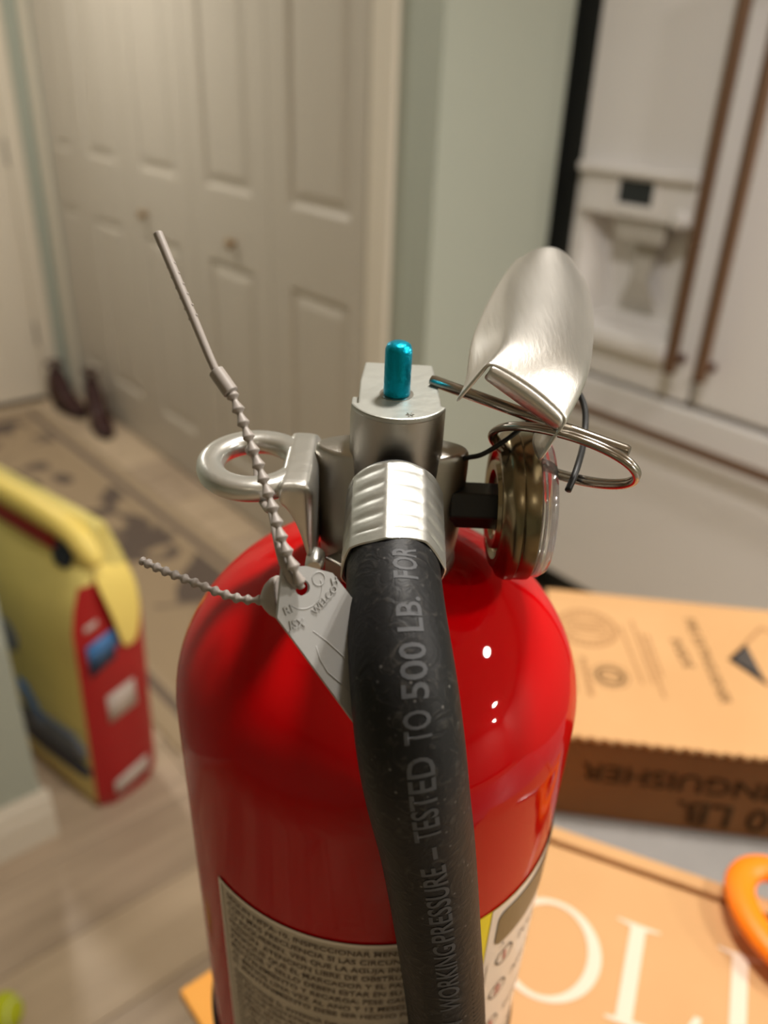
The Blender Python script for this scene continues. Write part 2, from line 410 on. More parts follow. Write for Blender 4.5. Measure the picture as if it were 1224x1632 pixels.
for kx in (-2.355, -2.98):
    kb = lathe([(0, 0.03), (0.010, 0.029), (0.0155, 0.022), (0.014, 0.012), (0.007, 0.006), (0.009, 0)], 20, Matrix.Rotation(math.pi/2, 4, 'X'))
    obj('knob', kb, M['brass'], closet, loc=(kx+2.6, -0.012, 0.995), smooth=True)
# front door
door = tag(empty('door_2', loc=(-4.0, 0.77, 0)), kind='structure')
lf = panel_leaf(0.86, 2.03, [(0.2, 0.85), (1.05, 1.9)]); bmesh.ops.transform(lf, matrix=Matrix.Rotation(math.pi/2, 4, 'Z') @ Matrix.Translation((-0.43, 0, 0)), verts=lf.verts)
obj('door_leaf', lf, M['trim_w'], door, loc=(0.02-0.012, 0, 0.02))
jm = cbox(-0.09, 0.025, 0.432, 0.465, 0, 2.08); box(jm, -0.09, 0.025, -0.465, -0.432, 0, 2.08)
obj('jamb', jm, M['trim_w'], door)
for z in (0.33, 1.12, 1.85):
    h = cbox(0.008, 0.022, 0.425, 0.445, z-0.055, z+0.055); join(h, lathe([(0, 0.06), (0.008, 0.058), (0.008, -0.058), (0, -0.06)], 12, Matrix.Translation((0.026, 0.436, z))))
    obj('hinge', h, M['hinge'], door)
casing('trim_4', -3.98, -3.963, 1.20, 1.268, 0, 2.14)
casing('trim_5', -3.98, -3.963, 0.29, 0.335, 0, 2.14)

# ================================================================== FRIDGE
fr = tag(empty('refrigerator', loc=(-0.94, 1.8, 0)), 'white french-door refrigerator with copper bar handles and an ice dispenser', 'refrigerator')
def F(x): return x+0.94
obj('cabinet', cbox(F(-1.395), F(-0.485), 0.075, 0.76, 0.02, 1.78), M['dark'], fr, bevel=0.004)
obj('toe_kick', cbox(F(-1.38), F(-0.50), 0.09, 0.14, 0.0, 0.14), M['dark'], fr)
# left door with dispenser cavity
def fridge_door():
    bm = B(); x0, x1, z0, z1 = F(-1.400), F(-0.984), 0.80, 1.775
    a, b, c, d = F(-1.365), F(-1.062), 0.93, 1.205   # cavity mouth
    T = 0.075
    X = [x0, a, b, x1]; Z = [z0, c, d, z1]
    for i in range(3):
        for j in range(3):
            if i == 1 and j == 1: continue
            bm.faces.new([bm.verts.new(p) for p in ((X[i], 0, Z[j]), (X[i+1], 0, Z[j]), (X[i+1], 0, Z[j+1]), (X[i], 0, Z[j+1]))])
    f = [(a, 0, c), (b, 0, c), (b, 0, d), (a, 0, d)]; g = [(a+0.075, T-0.004, c+0.02), (b-0.05, T-0.004, c+0.02), (b-0.02, T-0.004, d), (a+0.02, T-0.004, d)]
    for k in range(4): bm.faces.new([bm.verts.new(p) for p in (f[k], f[(k+1) % 4], g[(k+1) % 4], g[k])])
    bm.faces.new([bm.verts.new(p) for p in g])
    for q in (((x0, z0), (x0, z1)), ((x0, z1), (x1, z1)), ((x1, z1), (x1, z0)), ((x1, z0), (x0, z0))):
        (xa, za), (xb, zb) = q
        bm.faces.new([bm.verts.new(p) for p in ((xa, 0, za), (xb, 0, zb), (xb, T, zb), (xa, T, za))])
    bmesh.ops.remove_doubles(bm, verts=bm.verts, dist=1e-5)
    return bm
ld = obj('door', fridge_door(), M['fridge'], fr, bevel=0.008, bseg=3)
# dispenser pieces
ds = obj('dispenser_panel', cbox(F(-1.372), F(-1.056), -0.020, 0.002, 1.200, 1.296), M['fridge'], fr, bevel=0.006, bseg=3)
obj('display', cbox(F(-1.262), F(-1.166), -0.0215, -0.018, 1.232, 1.286), M['screen'], ds, bevel=0.002)
obj('display_frame', join(join(cbox(F(-1.276), F(-1.262), -0.0235, -0.018, 1.215, 1.292), cbox(F(-1.166), F(-1.152), -0.0235, -0.018, 1.215, 1.292)), cbox(F(-1.262), F(-1.166), -0.0235, -0.018, 1.215, 1.230)), M['fridge'], ds, bevel=0.001)
kn = lathe([(0, 0.018), (0.017, 0.017), (0.020, 0.010), (0.020, 0)], 24, Matrix.Translation((F(-1.085), -0.020, 1.215)) @ Matrix.Rotation(math.pi/2, 4, 'X'))
obj('paddle_knob', kn, M['fridge'], ds, smooth=True)
obj('dispenser_hood', cbox(F(-1.380), F(-1.050), -0.042, 0.002, 1.294, 1.314), M['fridge'], fr, bevel=0.006, bseg=3)
obj('spout', prism([(F(-1.27), 0.0), (F(-1.13), 0.0), (F(-1.15), 0.05), (F(-1.25), 0.05)], 1.145, 1.20), M['fridge_d'], fr, bevel=0.006)
pd_ = B(); grid([[(F(-1.235), 0.050, 1.15), (F(-1.165), 0.050, 1.15)], [(F(-1.225), 0.035, 1.05), (F(-1.175), 0.035, 1.05)], [(F(-1.255), 0.045, 0.99), (F(-1.145), 0.045, 0.99)]], pd_)
obj('paddle', pd_, M['fridge_d'], fr, solid=0.006, bevel=0.002)
obj('drip_tray', cbox(F(-1.365), F(-1.055), -0.035, 0.03, 0.885, 0.928), M['fridge'], fr, bevel=0.012, bseg=4)
obj('door', cbox(F(-0.976), F(-0.488), 0, 0.075, 0.80, 1.775), M['fridge'], fr, bevel=0.008, bseg=3)
obj('freezer_drawer', cbox(F(-1.400), F(-0.488), 0, 0.075, 0.15, 0.785), M['fridge'], fr, bevel=0.01, bseg=3)
for hx in (-1.018, -0.938):
    hb = tube([(F(hx), -0.052, 0.885), (F(hx), -0.052, 1.70)], 0.0150, 20)
    ho = obj('handle', hb, M['copper'], fr, autos=40)
    for z in (0.905, 1.68):
        br = tube([(F(hx), 0.002, z), (F(hx), -0.050, z)], 0.011, 16); join(br, tube([(F(hx), -0.052, z-0.025), (F(hx), -0.052, z+0.025)], 0.0145, 16))
        obj('bracket', br, M['copper_d'], ho, autos=40)
hb = tube([(F(-1.36), -0.052, 0.715), (F(-0.53), -0.052, 0.715)], 0.0125, 20)
ho = obj('handle', hb, M['copper'], fr, autos=40)
for hx in (-1.335, -0.555):
    br = tube([(F(hx), 0.002, 0.715), (F(hx), -0.050, 0.715)], 0.011, 16)
    obj('bracket', br, M['copper_d'], ho, autos=40)

# ================================================================== ISLAND
isl = tag(empty('kitchen_island', loc=(0.3, 0.5, 0)), 'pale stone-topped kitchen island holding the boxes and the red extinguisher', 'counter')
def island_top():
    return prism([(-0.305-0.3, 0.08-0.5), (0.95-0.3, 0.08-0.5), (0.95-0.3, 0.98-0.5), (-0.305-0.3, 0.98-0.5)], 0.875, 0.91)
obj('worktop', island_top(), M['counter'], isl, bevel=0.004)
obj('cabinet_body', cbox(-0.26-0.3, 0.91-0.3, 0.13-0.5, 0.94-0.5, 0.0, 0.8749), M['cab'], isl, bevel=0.003)
for k in range(3):
    d_ = obj('door', panel_leaf(0.375, 0.74, [(0.08, 0.66)]), M['cab'], isl, loc=(-0.245-0.3+k*0.385, 0.13-0.5-0.018, 0.10))

# ================================================================== CARTONS
# lower flattened carton whose orange corner peeks out left of the extinguisher
fc = tag(obj('cardboard_sheet', cbox(0, 0.34, 0, 0.30, 0, 0.010), M['card2'], loc=(-0.351, 0.128, 0.911), bevel=0.001), 'bright orange-tan flattened cardboard whose corner peeks out left of the red cylinder', 'cardboard')
# large box under the extinguisher
xo = Vector((0.886, 0.464, 0)).normalized(); AO = math.atan2(xo.y, xo.x)
bx_ = tag(empty('shipping_box', loc=(-0.357, 0.308, 0.9215), rz=AO), 'tan cardboard box with large white serif letters, directly under the red extinguisher', 'box')
HB = 1.015-0.9215
obj('carton', cbox(0, 0.52, -0.30, -0.001, 0, HB-0.0035), M['card'], bx_, bevel=0.002)
obj('flap', cbox(0.001, 0.519, -0.30, -0.0115, HB-0.003, HB), M['card'], bx_, bevel=0.0012)
obj('flap', join(cbox(0.001, 0.519, -0.0075, 0.004, HB-0.003, HB+0.002), cbox(0.001, 0.519, 0.002, 0.006, HB-0.06, HB)), M['card'], bx_, bevel=0.0015)
def oring(cx, cy, rx, ry, wx, wy, bm=None, z0=0, z1=0.0003, n=64):
    bm = bm or B(); o_ = [bm.verts.new((cx+rx*math.cos(2*math.pi*i/n), cy+ry*math.sin(2*math.pi*i/n), z1)) for i in range(n)]
    i_ = [bm.verts.new((cx+(rx-wx)*math.cos(2*math.pi*i/n), cy+(ry-wy)*math.sin(2*math.pi*i/n), z1)) for i in range(n)]
    for i in range(n): bm.faces.new((o_[i], o_[(i+1) % n], i_[(i+1) % n], i_[i]))
    return bm
def poly(pts, z=0.0003, bm=None):
    bm = bm or B(); bm.faces.new([bm.verts.new((x, y, z)) for x, y in pts]); return bm
# serif letters (flat print on the lid)
obj('printed_letter', oring(0.1565, -0.0905, 0.0335, 0.0355, 0.0085, 0.0035), M['card_white'], bx_, loc=(0, 0, HB), solid=0.0002)
def letter_L(x, y, h, w_):
    s = 0.0095; return [(x-0.006, y), (x+w_, y), (x+w_+0.003, y+0.022), (x+w_-0.001, y+0.022), (x+w_-0.008, y+0.005), (x+s, y+0.004), (x+s, y+h-0.003), (x+s+0.009, y+h-0.001), (x+s+0.009, y+h), (x-0.009, y+h), (x-0.009, y+h-0.001), (x, y+h-0.003), (x, y+0.003), (x-0.006, y+0.0015)]
obj('printed_letter', poly(letter_L(0.2030, -0.1195, 0.069, 0.044)), M['card_white'], bx_, loc=(0, 0, HB), solid=0.0002)
def letter_I(x, y, h):
    s = 0.0095; return [(x-0.009, y), (x+s+0.009, y), (x+s+0.009, y+0.001), (x+s, y+0.003), (x+s, y+h-0.003), (x+s+0.009, y+h-0.001), (x+s+0.009, y+h), (x-0.009, y+h), (x-0.009, y+h-0.001), (x, y+h-0.003), (x, y+0.003), (x-0.009, y+0.001)]
obj('printed_letter', poly(letter_I(0.2650, -0.1195, 0.075)), M['card_white'], bx_, loc=(0, 0, HB), solid=0.0002)
# extinguisher carton behind
xc = Vector((0.731, 0.682, 0)).normalized(); AC = math.atan2(xc.y, xc.x)
ct = tag(empty('extinguisher_carton', loc=(-0.304, 0.463, 0.911), rz=AC), 'long cardboard extinguisher carton lying behind the lettered box, printed upside down', 'box')
obj('carton', cbox(0, 0.42, 0.001, 0.2155, 0, 0.0955), M['card_shaded'], ct, bevel=0.0015)
# lid with a torn wavy front edge
pts = [(0.42, 0.217), (0, 0.217)]
k = 0
xx = 0.0
while xx < 0.42:
    pts.append((xx, -0.006+(0.0014 if k % 2 else -0.0014)+random.uniform(-0.0005, 0.0005))); xx += 0.0055; k += 1
pts.append((0.42, -0.006))
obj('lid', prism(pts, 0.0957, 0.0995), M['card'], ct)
rot = Matrix.Rotation(math.pi, 4, 'Z')
def front_text(s, size, xr, zt, bold=0, sx=1.0):
    # upside-down lettering on the front side: text's left end sits at the right
    return text_bm(s, size, fn=lambda x, y, z: Vector((xr-x*sx, 0.0004, zt-y)), bold=bold)
ft = front_text('EXTINGUISHER', 0.0272, 0.2450, 0.0640, 0.0004, 1.17)
obj('printed_word', ft, M['side_ink'], ct, solid=0.0002)
obj('printed_word', front_text('10 LB.', 0.037, 0.2130, 0.0335, 0.0007, 1.06), M['side_ink'], ct, solid=0.0002)
# top prints
top = 0.0997
st = oring(0.037, 0.152, 0.031, 0.031, 0.003, 0.003); oring(0.037, 0.152, 0.022, 0.022, 0.002, 0.002, st)
for a in range(0, 360, 14):
    ca, sa = math.cos(math.radians(a)), math.sin(math.radians(a)); cx, cy = 0.037+0.0255*ca, 0.152+0.0255*sa
    poly([(cx+0.0018*ca-0.001*sa, cy+0.0018*sa+0.001*ca), (cx-0.0018*ca-0.001*sa, cy-0.0018*sa+0.001*ca), (cx-0.0018*ca+0.001*sa, cy-0.0018*sa-0.001*ca), (cx+0.0018*ca+0.001*sa, cy+0.0018*sa-0.001*ca)][::-1], bm=st)
for k in range(4): poly([(0.020, 0.143+k*0.006), (0.054, 0.143+k*0.006), (0.054, 0.1455+k*0.006), (0.020, 0.1455+k*0.006)], bm=st)
obj('printed_stamp', st, M['card_ink_faint'], ct, loc=(0, 0, top-0.0003), solid=0.0002)
em = oring(0.0530, 0.0790, 0.0135, 0.0135, 0.0045, 0.0045); poly([(0.046, 0.077), (0.0605, 0.077), (0.0605, 0.0805), (0.046, 0.0805)], bm=em); oring(0.0530, 0.0790, 0.0172, 0.0172, 0.0010, 0.0010, em)
obj('printed_emblem', em, M['card_ink'], ct, loc=(0, 0, top-0.0003), solid=0.0002)
def bars(x0, y0, x1, y1, wd, bm=None, n=12, gap=0.35):
    """a row of little word-like bars from (x0,y0) to (x1,y1)"""
    bm = bm or B(); d = Vector((x1-x0, y1-y0)); L = d.length; d.normalize(); p = Vector((-d.y, d.x)); t = 0
    while t < L:
        l = random.uniform(0.004, 0.011); a = Vector((x0, y0))+d*t; b = a+d*min(l, L-t)
        poly([tuple(a-p*wd/2), tuple(b-p*wd/2), tuple(b+p*wd/2), tuple(a+p*wd/2)], bm=bm); t += l+0.0015
    return bm
bm = bars(0.0185, 0.095, 0.0185, 0.050, 0.005); bars(0.0290, 0.103, 0.0330, 0.048, 0.005, bm)
obj('printed_mark', bm, M['card_ink_faint'], ct, loc=(0, 0, top-0.0003), solid=0.0002)
bm = B()
for x0, y0, x1, y1, wd in ((0.0715, 0.160, 0.0815, 0.072, 0.0026), (0.0835, 0.172, 0.0915, 0.075, 0.0026), (0.0905, 0.152, 0.0985, 0.055, 0.0026), (0.0960, 0.150, 0.1010, 0.086, 0.0026)): bars(x0, y0, x1, y1, wd, bm)
obj('printed_text', bm, M['card_ink_faint'], ct, loc=(0, 0, top-0.0003), solid=0.0002)
def line_text(s, size, x, y, ang, m, bold=0):
    R = Matrix.Rotation(ang, 3, 'Z')
    obj('printed_text', text_bm(s, size, fn=lambda a, b, c: R @ Vector((a, b, 0))+Vector((x, y, 0.0003)), bold=bold), m, ct, loc=(0, 0, top-0.0003), solid=0.0002)
line_text('FIRE EXTINGUISHER', 0.0145, 0.1390, 0.187, math.radians(-86), M['card_ink'], 0.0002)
line_text('INSIDE', 0.0150, 0.1180, 0.148, math.radians(-82), M['card_ink'], 0.0002)
# diamond mark with black corners
bm = poly([(0.1686, 0.1239), (0.1965, 0.0891), (0.192, 0.1529)]); poly([(0.2690, 0.1520), (0.2400, 0.1870), (0.2450, 0.1230)], bm=bm)
obj('printed_diamond', bm, M['card_dark'], ct, loc=(0, 0, top-0.0003), solid=0.0002)
dm = B(); P = [Vector(p) for p in ((0.1686, 0.1239), (0.214, 0.186), (0.269, 0.152), (0.221, 0.0645))]; c_ = sum(P, Vector((0, 0)))/4
for k in range(4):
    a, b = P[k], P[(k+1) % 4]; poly([tuple(a), tuple(b), tuple(b+(c_-b)*0.09), tuple(a+(c_-a)*0.09)], bm=dm)
obj('printed_border', dm, M['card_ink_faint'], ct, loc=(0, 0, top-0.0003), solid=0.0002)

# scissors on the lettered box
so = tag(empty('scissors', loc=(-0.357, 0.308, 1.0152), rz=AO), 'orange-handled scissors lying at the right edge of the lettered box', 'scissors')
def loop_path(cx, cy, rx, ry, ang, z, tilt=0, n=40):
    out = []
    for i in range(n):
        t = 2*math.pi*i/n; x = rx*math.cos(t)*(1+0.12*math.cos(t)); y = ry*math.sin(t)
        X = cx+x*math.cos(ang)-y*math.sin(ang); Y = cy+x*math.sin(ang)+y*math.cos(ang); out.append(Vector((X, Y, z+tilt*(X-cx))))
    return out
h1 = tube(loop_path(0.2915, -0.0150, 0.0385, 0.0240, math.radians(-62), 0.015), 0.0066, 16, closed=True, sx=1.5, sy=1.0)
join(h1, tube(spline([(0.300, -0.035, 0.013), (0.325, -0.055, 0.010), (0.352, -0.068, 0.007)]), [0.0075]*14+[0.007]*3, 12))
obj('handle', h1, M['orange'], so, smooth=True)
h2 = tube(loop_path(0.346, 0.008, 0.034, 0.021, math.radians(-100), 0.013), 0.0062, 14, closed=True, sx=1.4, sy=1.0)
join(h2, tube(spline([(0.337, -0.022, 0.011), (0.345, -0.045, 0.009), (0.360, -0.066, 0.007)]), [0.0075]*14+[0.007]*3, 12))
obj('handle', h2, M['orange'], so, smooth=True)
obj('blade', prism([(0.345, -0.060), (0.360, -0.058), (0.430, -0.150), (0.436, -0.166), (0.420, -0.150)], 0.003, 0.0055), M['blade'], so)
obj('blade', prism([(0.350, -0.055), (0.366, -0.060), (0.424, -0.140), (0.424, -0.168), (0.410, -0.146)], 0.0058, 0.0083), M['blade'], so)
obj('pivot_screw', lathe([(0, 0.0105), (0.003, 0.010), (0.0042, 0.0085), (0.0042, 0.001)], 16, Matrix.Translation((0.360, -0.066, 0))), M['blade'], so, autos=40)

# ================================================================== FLOOR THINGS
rg = tag(obj('runner_rug', cbox(-RUG[0]/2, RUG[0]/2, -RUG[1]/2, RUG[1]/2, 0, 0.009), M['rug'], loc=(-2.67, 0.868, 0.0005), bevel=0.003, rz=math.radians(2.2)), 'beige hallway runner with a grey-brown leafy pattern and border stripe', 'rug')
# tennis ball
tb = tag(empty('tennis_ball', loc=(-1.040, 0.066, 0.0337)), 'yellow-green tennis ball on the wood floor near the hall wall', 'ball')
bmn = B(); bmesh.ops.create_icosphere(bmn, subdivisions=4, radius=0.0335); obj('felt', bmn, M['ball'], tb, smooth=True)
sp_ = [Vector((math.cos(t)*0.75+0.25*math.cos(3*t), math.sin(t)*0.75-0.25*math.sin(3*t), 0.9*math.sin(2*t))).normalized()*0.0332 for t in [2*math.pi*i/80 for i in range(80)]]
obj('seam', tube(sp_, 0.0012, 8, closed=True), M['seam'], tb, smooth=True)
# boots in the corner
def boot(name, x, y, rz, label, hgt):
    t = tag(empty(name, loc=(x, y, 0), rz=rz), label, 'shoe', 'shoes in the hall corner')
    secs = []  # along length: heel (0) to toe
    L = 0.27
    for u, w_, h0, h1 in ((0.0, 0.030, 0.012, 0.11), (0.03, 0.036, 0.010, hgt-0.02), (0.10, 0.037, 0.010, hgt-0.015), (0.13, 0.037, 0.010, 0.115), (0.17, 0.042, 0.010, 0.082), (0.22, 0.044, 0.010, 0.062), (0.255, 0.036, 0.012, 0.045), (0.27, 0.018, 0.018, 0.034)):
        secs.append([Vector((w_*math.copysign(abs(math.cos(a))**0.7, math.cos(a)), u-0.12, (h0+h1)/2+(h1-h0)/2*math.sin(a))) for a in [2*math.pi*k/20 for k in range(20)]])
    bm = grid(secs, close_u=True); bm.faces.new([v for v in bm.verts][:20][::-1]); bm.verts.ensure_lookup_table(); bm.faces.new([bm.verts[i] for i in range(len(bm.verts)-20, len(bm.verts))])
    obj('upper', bm, M['shoe'], t, smooth=True, subs=1)
    outl = [(0.034*s_*math.cos(a), 0) for s_ in (1,) for a in (0,)]
    o2 = []
    for k in range(28):
        a = 2*math.pi*k/28; yy = 0.016+0.142*math.sin(a); wv = 0.041+0.006*math.sin(a); o2.append((wv*math.cos(a), yy))
    obj('sole', prism(o2, 0, 0.018), M['sole'], t, bevel=0.004)
    cf = tube([(0.030*math.cos(a), -0.055+0.045*math.sin(a), hgt-0.012) for a in [2*math.pi*k/24 for k in range(24)]], 0.008, 10, closed=True)
    obj('cuff', cf, M['shoe'], t, smooth=True)
    lc = B()
    for k in range(4):
        z = 0.088+0.012*k if k < 3 else 0.12; yy = 0.03-0.013*k
        tube([(-0.020, yy, z), (0, yy+0.006, z+0.006), (0.020, yy, z)], 0.0025, 6, bm=lc)
    obj('lace', lc, M['sole'], t)
    return t
boot('shoe', -3.79, 1.225, math.radians(-82), 'dark brown shoe in the hall corner, the one nearer the front door', 0.23)
boot('shoe', -3.50, 1.265, math.radians(-100), 'dark brown shoe in the hall corner, the one against the closet', 0.26)

# pet food bag leaning at the hall opening
BG = empty('food_bag', loc=(-1.5945, 0.420, 0), rz=math.radians(12.4)); tag(BG, 'tall yellow food bag with a red side, standing on the floor beside the hall wall', 'bag')
def bag_sec(z):
    t = z/0.72
    hd = 0.068*(1-max(0, (t-0.70)/0.30)**1.4)+0.012   # half depth
    hw = 0.180+0.006*math.sin(t*3.1)+0.045*max(0, t-0.72)
    cx = 0.022+0.02*t*t; bulge = 0.012*math.sin(min(1, t*1.1)*math.pi)
    pts = []
    c = 0.016*(1-t*0.6)
    def q(px, py): pts.append(Vector((cx+px, py, z)))
    # front (-y) left->right
    for k in range(9):
        u = -1+2*k/8; q(u*(hw-c), -hd-bulge*(1-u*u))
    for k in range(1, 6):
        u = -1+2*k/6; q(hw+0.006*(1-u*u)*(1-t)-0.02*(1-abs(u))*max(0, t-0.6)*2, u*(hd-0.003))
    for k in range(9):
        u = 1-2*k/8; q(u*(hw-c), hd+bulge*(1-u*u))
    for k in range(1, 6):
        u = 1-2*k/6; q(-hw, u*(hd-0.003))
    return pts
ZB = [0.0, 0.02, 0.06, 0.12, 0.2, 0.28, 0.36, 0.44, 0.50, 0.55, 0.60, 0.64, 0.68, 0.71, 0.725]
S = [bag_sec(z) for z in ZB]
for p in S[0]: p.x *= 0.96; p.y *= 0.9
body = B(); V = [[body.verts.new(p) for p in r] for r in S]; n_ = len(S[0])
side = set(range(8, 14))
for j in range(len(S)-1):
    for i in range(n_):
        if i in side and ZB[j] < 0.58: continue
        body.faces.new((V[j][i], V[j][(i+1) % n_], V[j+1][(i+1) % n_], V[j+1][i]))
body.faces.new(V[0][::-1]); body.faces.new(V[-1])
obj('bag_body', body, M['bag_y'], BG, smooth=True)
gs = B(); V = [[gs.verts.new(S[j][i]) for i in range(8, 15)] for j in range(len(S)) if ZB[j] <= 0.60]
for a, b in zip(V, V[1:]):
    for i in range(6): gs.faces.new((a[i], a[i+1], b[i+1], b[i]))
obj('side_gusset', gs, M['bag_r'], BG, smooth=True)
# folded top: a thick rolled band
fp = [Vector((-0.17, -0.030, 0.705)), Vector((-0.02, -0.036, 0.715)), Vector((0.11, -0.038, 0.715)), Vector((0.19, -0.034, 0.700)), Vector((0.245, -0.024, 0.650))]
obj('folded_top', tube(spline(fp, 8), [0.022]*26+[0.024, 0.024, 0.023, 0.022, 0.020, 0.016, 0.010], 14, sx=0.9, sy=1.2), M['bag_top'], BG, smooth=True)
# corner flap hanging over the red side
fl = [[Vector((0.215, -0.03+0.08*u, 0.635-0.01*u)), Vector((0.236, -0.025+0.085*u, 0.58)), Vector((0.240, -0.005+0.066*u, 0.50)), Vector((0.228, 0.012+0.035*u, 0.42))] for u in (0, 0.5, 1)]
obj('corner_flap', grid(fl), M['bag_top'], BG, solid=0.006, subs=2, smooth=True)
def patch(name, m, zs, xs, off=0.003):
    """print patch on the front (-y) face: rows of (z, x0, x1) following the bag's surface"""
    rows = []
    for z, x0, x1 in zs:
        sec = bag_sec(z); f = sec[:9]; r = []
        for k in range(7):
            xq = x0+(x1-x0)*k/6
            for a, b in zip(f, f[1:]):
                if a.x <= xq <= b.x or b is f[-1]:
                    t = min(max((xq-a.x)/(b.x-a.x), 0), 1.0); p = a.lerp(b, t); break
            r.append(Vector((xq, p.y-off, z)))
        rows.append(r)
    return obj(name, grid(rows), m, BG, solid=0.0015, smooth=True)
patch('navy_band', M['bag_navy'], [(0.075, -0.15, 0.02), (0.085, -0.155, 0.15), (0.100, -0.155, 0.185), (0.125, -0.155, 0.188), (0.14, -0.155, 0.10), (0.16, -0.155, 0.0), (0.18, -0.155, -0.06)], None)
patch('grey_picture', M['bag_grey'], [(0.142, 0.00, 0.17), (0.16, -0.02, 0.185), (0.19, -0.02, 0.18), (0.215, 0.03, 0.15)], None)
patch('blue_ribbon', M['bag_blue'], [(0.175, 0.00, 0.04), (0.20, -0.02, 0.035), (0.235, -0.04, 0.02), (0.27, -0.045, -0.01)], None)
patch('round_badge', M['bag_grey'], [(0.345, -0.07, -0.03), (0.36, -0.09, -0.01), (0.385, -0.10, 0.0), (0.41, -0.09, -0.01), (0.425, -0.07, -0.03)], None)
patch('red_strip', M['bag_r'], [(0.645, -0.15, 0.145), (0.66, -0.15, 0.14), (0.672, -0.15, 0.12)], None)
patch('navy_tab', M['bag_navy'], [(0.625, 0.14, 0.175), (0.640, 0.125, 0.19), (0.660, 0.125, 0.19), (0.672, 0.135, 0.175)], None)
def side_patch(name, m, z0, z1, y0, y1, x=0.211, slant=0.0):
    rows = [[Vector((x, y, z+slant*(y-y0))) for y in (y0, (y0+y1)/2, y1)] for z in (z0, (z0+z1)/2, z1)]
    return obj(name, grid(rows), m, BG, solid=0.0015, smooth=True)
side_patch('white_panel', M['bag_white'], 0.245, 0.315, -0.035, 0.035, 0.2155, 0.15)
side_patch('white_print', M['bag_white'], 0.035, 0.075, -0.045, 0.045, 0.2120, 0.2)
side_patch('blue_print', M['bag_blue'], 0.415, 0.462, -0.062, 0.01, 0.2185, 0.2)
side_patch('navy_print', M['bag_navy'], 0.385, 0.412, -0.062, 0.0, 0.2180, 0.3)
side_patch('pink_print', M['bag_white'], 0.495, 0.508, -0.06, -0.03, 0.2180, 0.2)

# ================================================================== EXTINGUISHER
ER = Matrix(((0.653693, -0.754618, 0.056888), (0.756731, 0.652474, -0.040444), (-0.006598, 0.069486, 0.997561)))
OLV = Vector((-0.152955, 0.132251, 1.514084))
def LW(p): return ER @ Vector(p)+OLV      # extinguisher frame -> world
def lframe(p): return Matrix.Translation(LW(p)) @ ER.to_4x4()
BASEZ = -0.4955
EXT = empty('fire_extinguisher', mw=lframe((0, 0, BASEZ)))
tag(EXT, 'red fire extinguisher with silver valve head, black hose and loose steel lever', 'fire extinguisher')
SH = Vector((0, 0, -BASEZ))
def E(name, bm, m, parent=None, org=None, **k):
    """mesh given in the extinguisher frame, as a part of it (or of a part)"""
    o_ = (0, 0, BASEZ) if org is None else org
    bmesh.ops.translate(bm, vec=-Vector(o_), verts=bm.verts)
    return obj(name, bm, m, parent or EXT, **k)
R0 = 0.065
prof = [(0, -0.137), (0.0165, -0.137), (0.0170, -0.1405)]
for k in range(1, 25):
    a = math.radians(90-15-75*k/24); prof.append((R0*math.cos(a), -0.193+0.053*math.sin(a)))
prof += [(R0, -0.30), (R0, -0.40), (R0, -0.487), (0.062, -0.4945), (0.057, -0.4955), (0, -0.4955)]
E('cylinder', lathe(prof, 128), M['red'], autos=40)
# black base band whose rim just shows left and right
E('base_band', lathe([(R0+0.0002, -0.372), (R0+0.0016, -0.3735), (R0+0.0020, -0.376), (R0+0.0020, -0.400), (R0+0.0002, -0.402)], 96), M['band'], autos=40)
def wrap(th0, th1, z0, z1, R=R0+0.0003, n=48, ztop=None):
    rows = []
    for j in range(2):
        rows.append([Vector((R*math.sin(math.radians(th0+(th1-th0)*i/n)), -R*math.cos(math.radians(th0+(th1-th0)*i/n)), (z0, z1)[j])) for i in range(n+1)])
    return grid(rows)
lab = E('instruction_label', wrap(-46, 24, -0.42, -0.2385), M['label'])
E('label_edge', join(wrap(-46, 24, -0.2400, -0.2385, R0+0.0005), wrap(-46, -44.8, -0.42, -0.2385, R0+0.0005)), M['label_w'], lab)
def wrap_text(lines, th0, zt, size, lead, m, parent, R=R0+0.0006, scx=1.0, sp=1.0):
    bm = B(); z = zt
    for s in lines:
        zz = z
        join(bm, text_bm(s, size, fn=lambda x, y, zq: Vector((R*math.sin(math.radians(th0)+x*scx/R), -R*math.cos(math.radians(th0)+x*scx/R), zz+y)), maxlen=0.004, spacing=sp, bold=0.00006)); z -= lead
    return E('label_text', bm, m, parent)
L1 = ['SEGUN NFPA-10, INSPECCIONAR MENSUALMENTE', 'CON MAS FRECUENCIA SI LAS CIRCUNSTANCIAS', 'LO REQUIEREN. VER QUE LA AGUJA INDICA', 'PRESION. ATENCION LIBRE DE OBSTRUCCION', 'VERIFIQUE QUE EL MARCADOR Y EL PASADOR', 'PASADOR Y SELLO DEBEN ESTAR EN SU LUGAR', 'MANTENIMIENTO Y RECARGA: PESE CADA ANO', 'AL MENOS UNA VEZ AL ANO Y 12 MESES. ASI', 'EL MANTENIMIENTO DEBE SER HECHO POR UN']
wrap_text(L1, -42.5, -0.2445, 0.0035, 0.0045, M['ink'], lab, scx=0.98)
L2 = ['INSPECCIONE EL INTERIOR DEL CILINDRO CADA SEIS', 'PRUEBA HIDROSTATICA CADA DOCE ANOS COMO SE', 'RECARGUE DESPUES DE CUALQUIER USO CON POLVO', 'QUIMICO SECO ABC. PRESURICE CON NITROGENO', 'SOLAMENTE A LA PRESION INDICADA. USE SOLO', 'PARTES Y POLVO DEL FABRICANTE. LAS PARTES', 'NO APROBADAS PUEDEN CAUSAR DANOS O HERIDAS', 'GUARDE LEJOS DE LOS NINOS. NO INCINERAR', 'NO GUARDAR SOBRE 120 F. AL NIVEL DEL MAR', 'DISTRIBUIDO POR EL AGENTE DE SERVICIO']
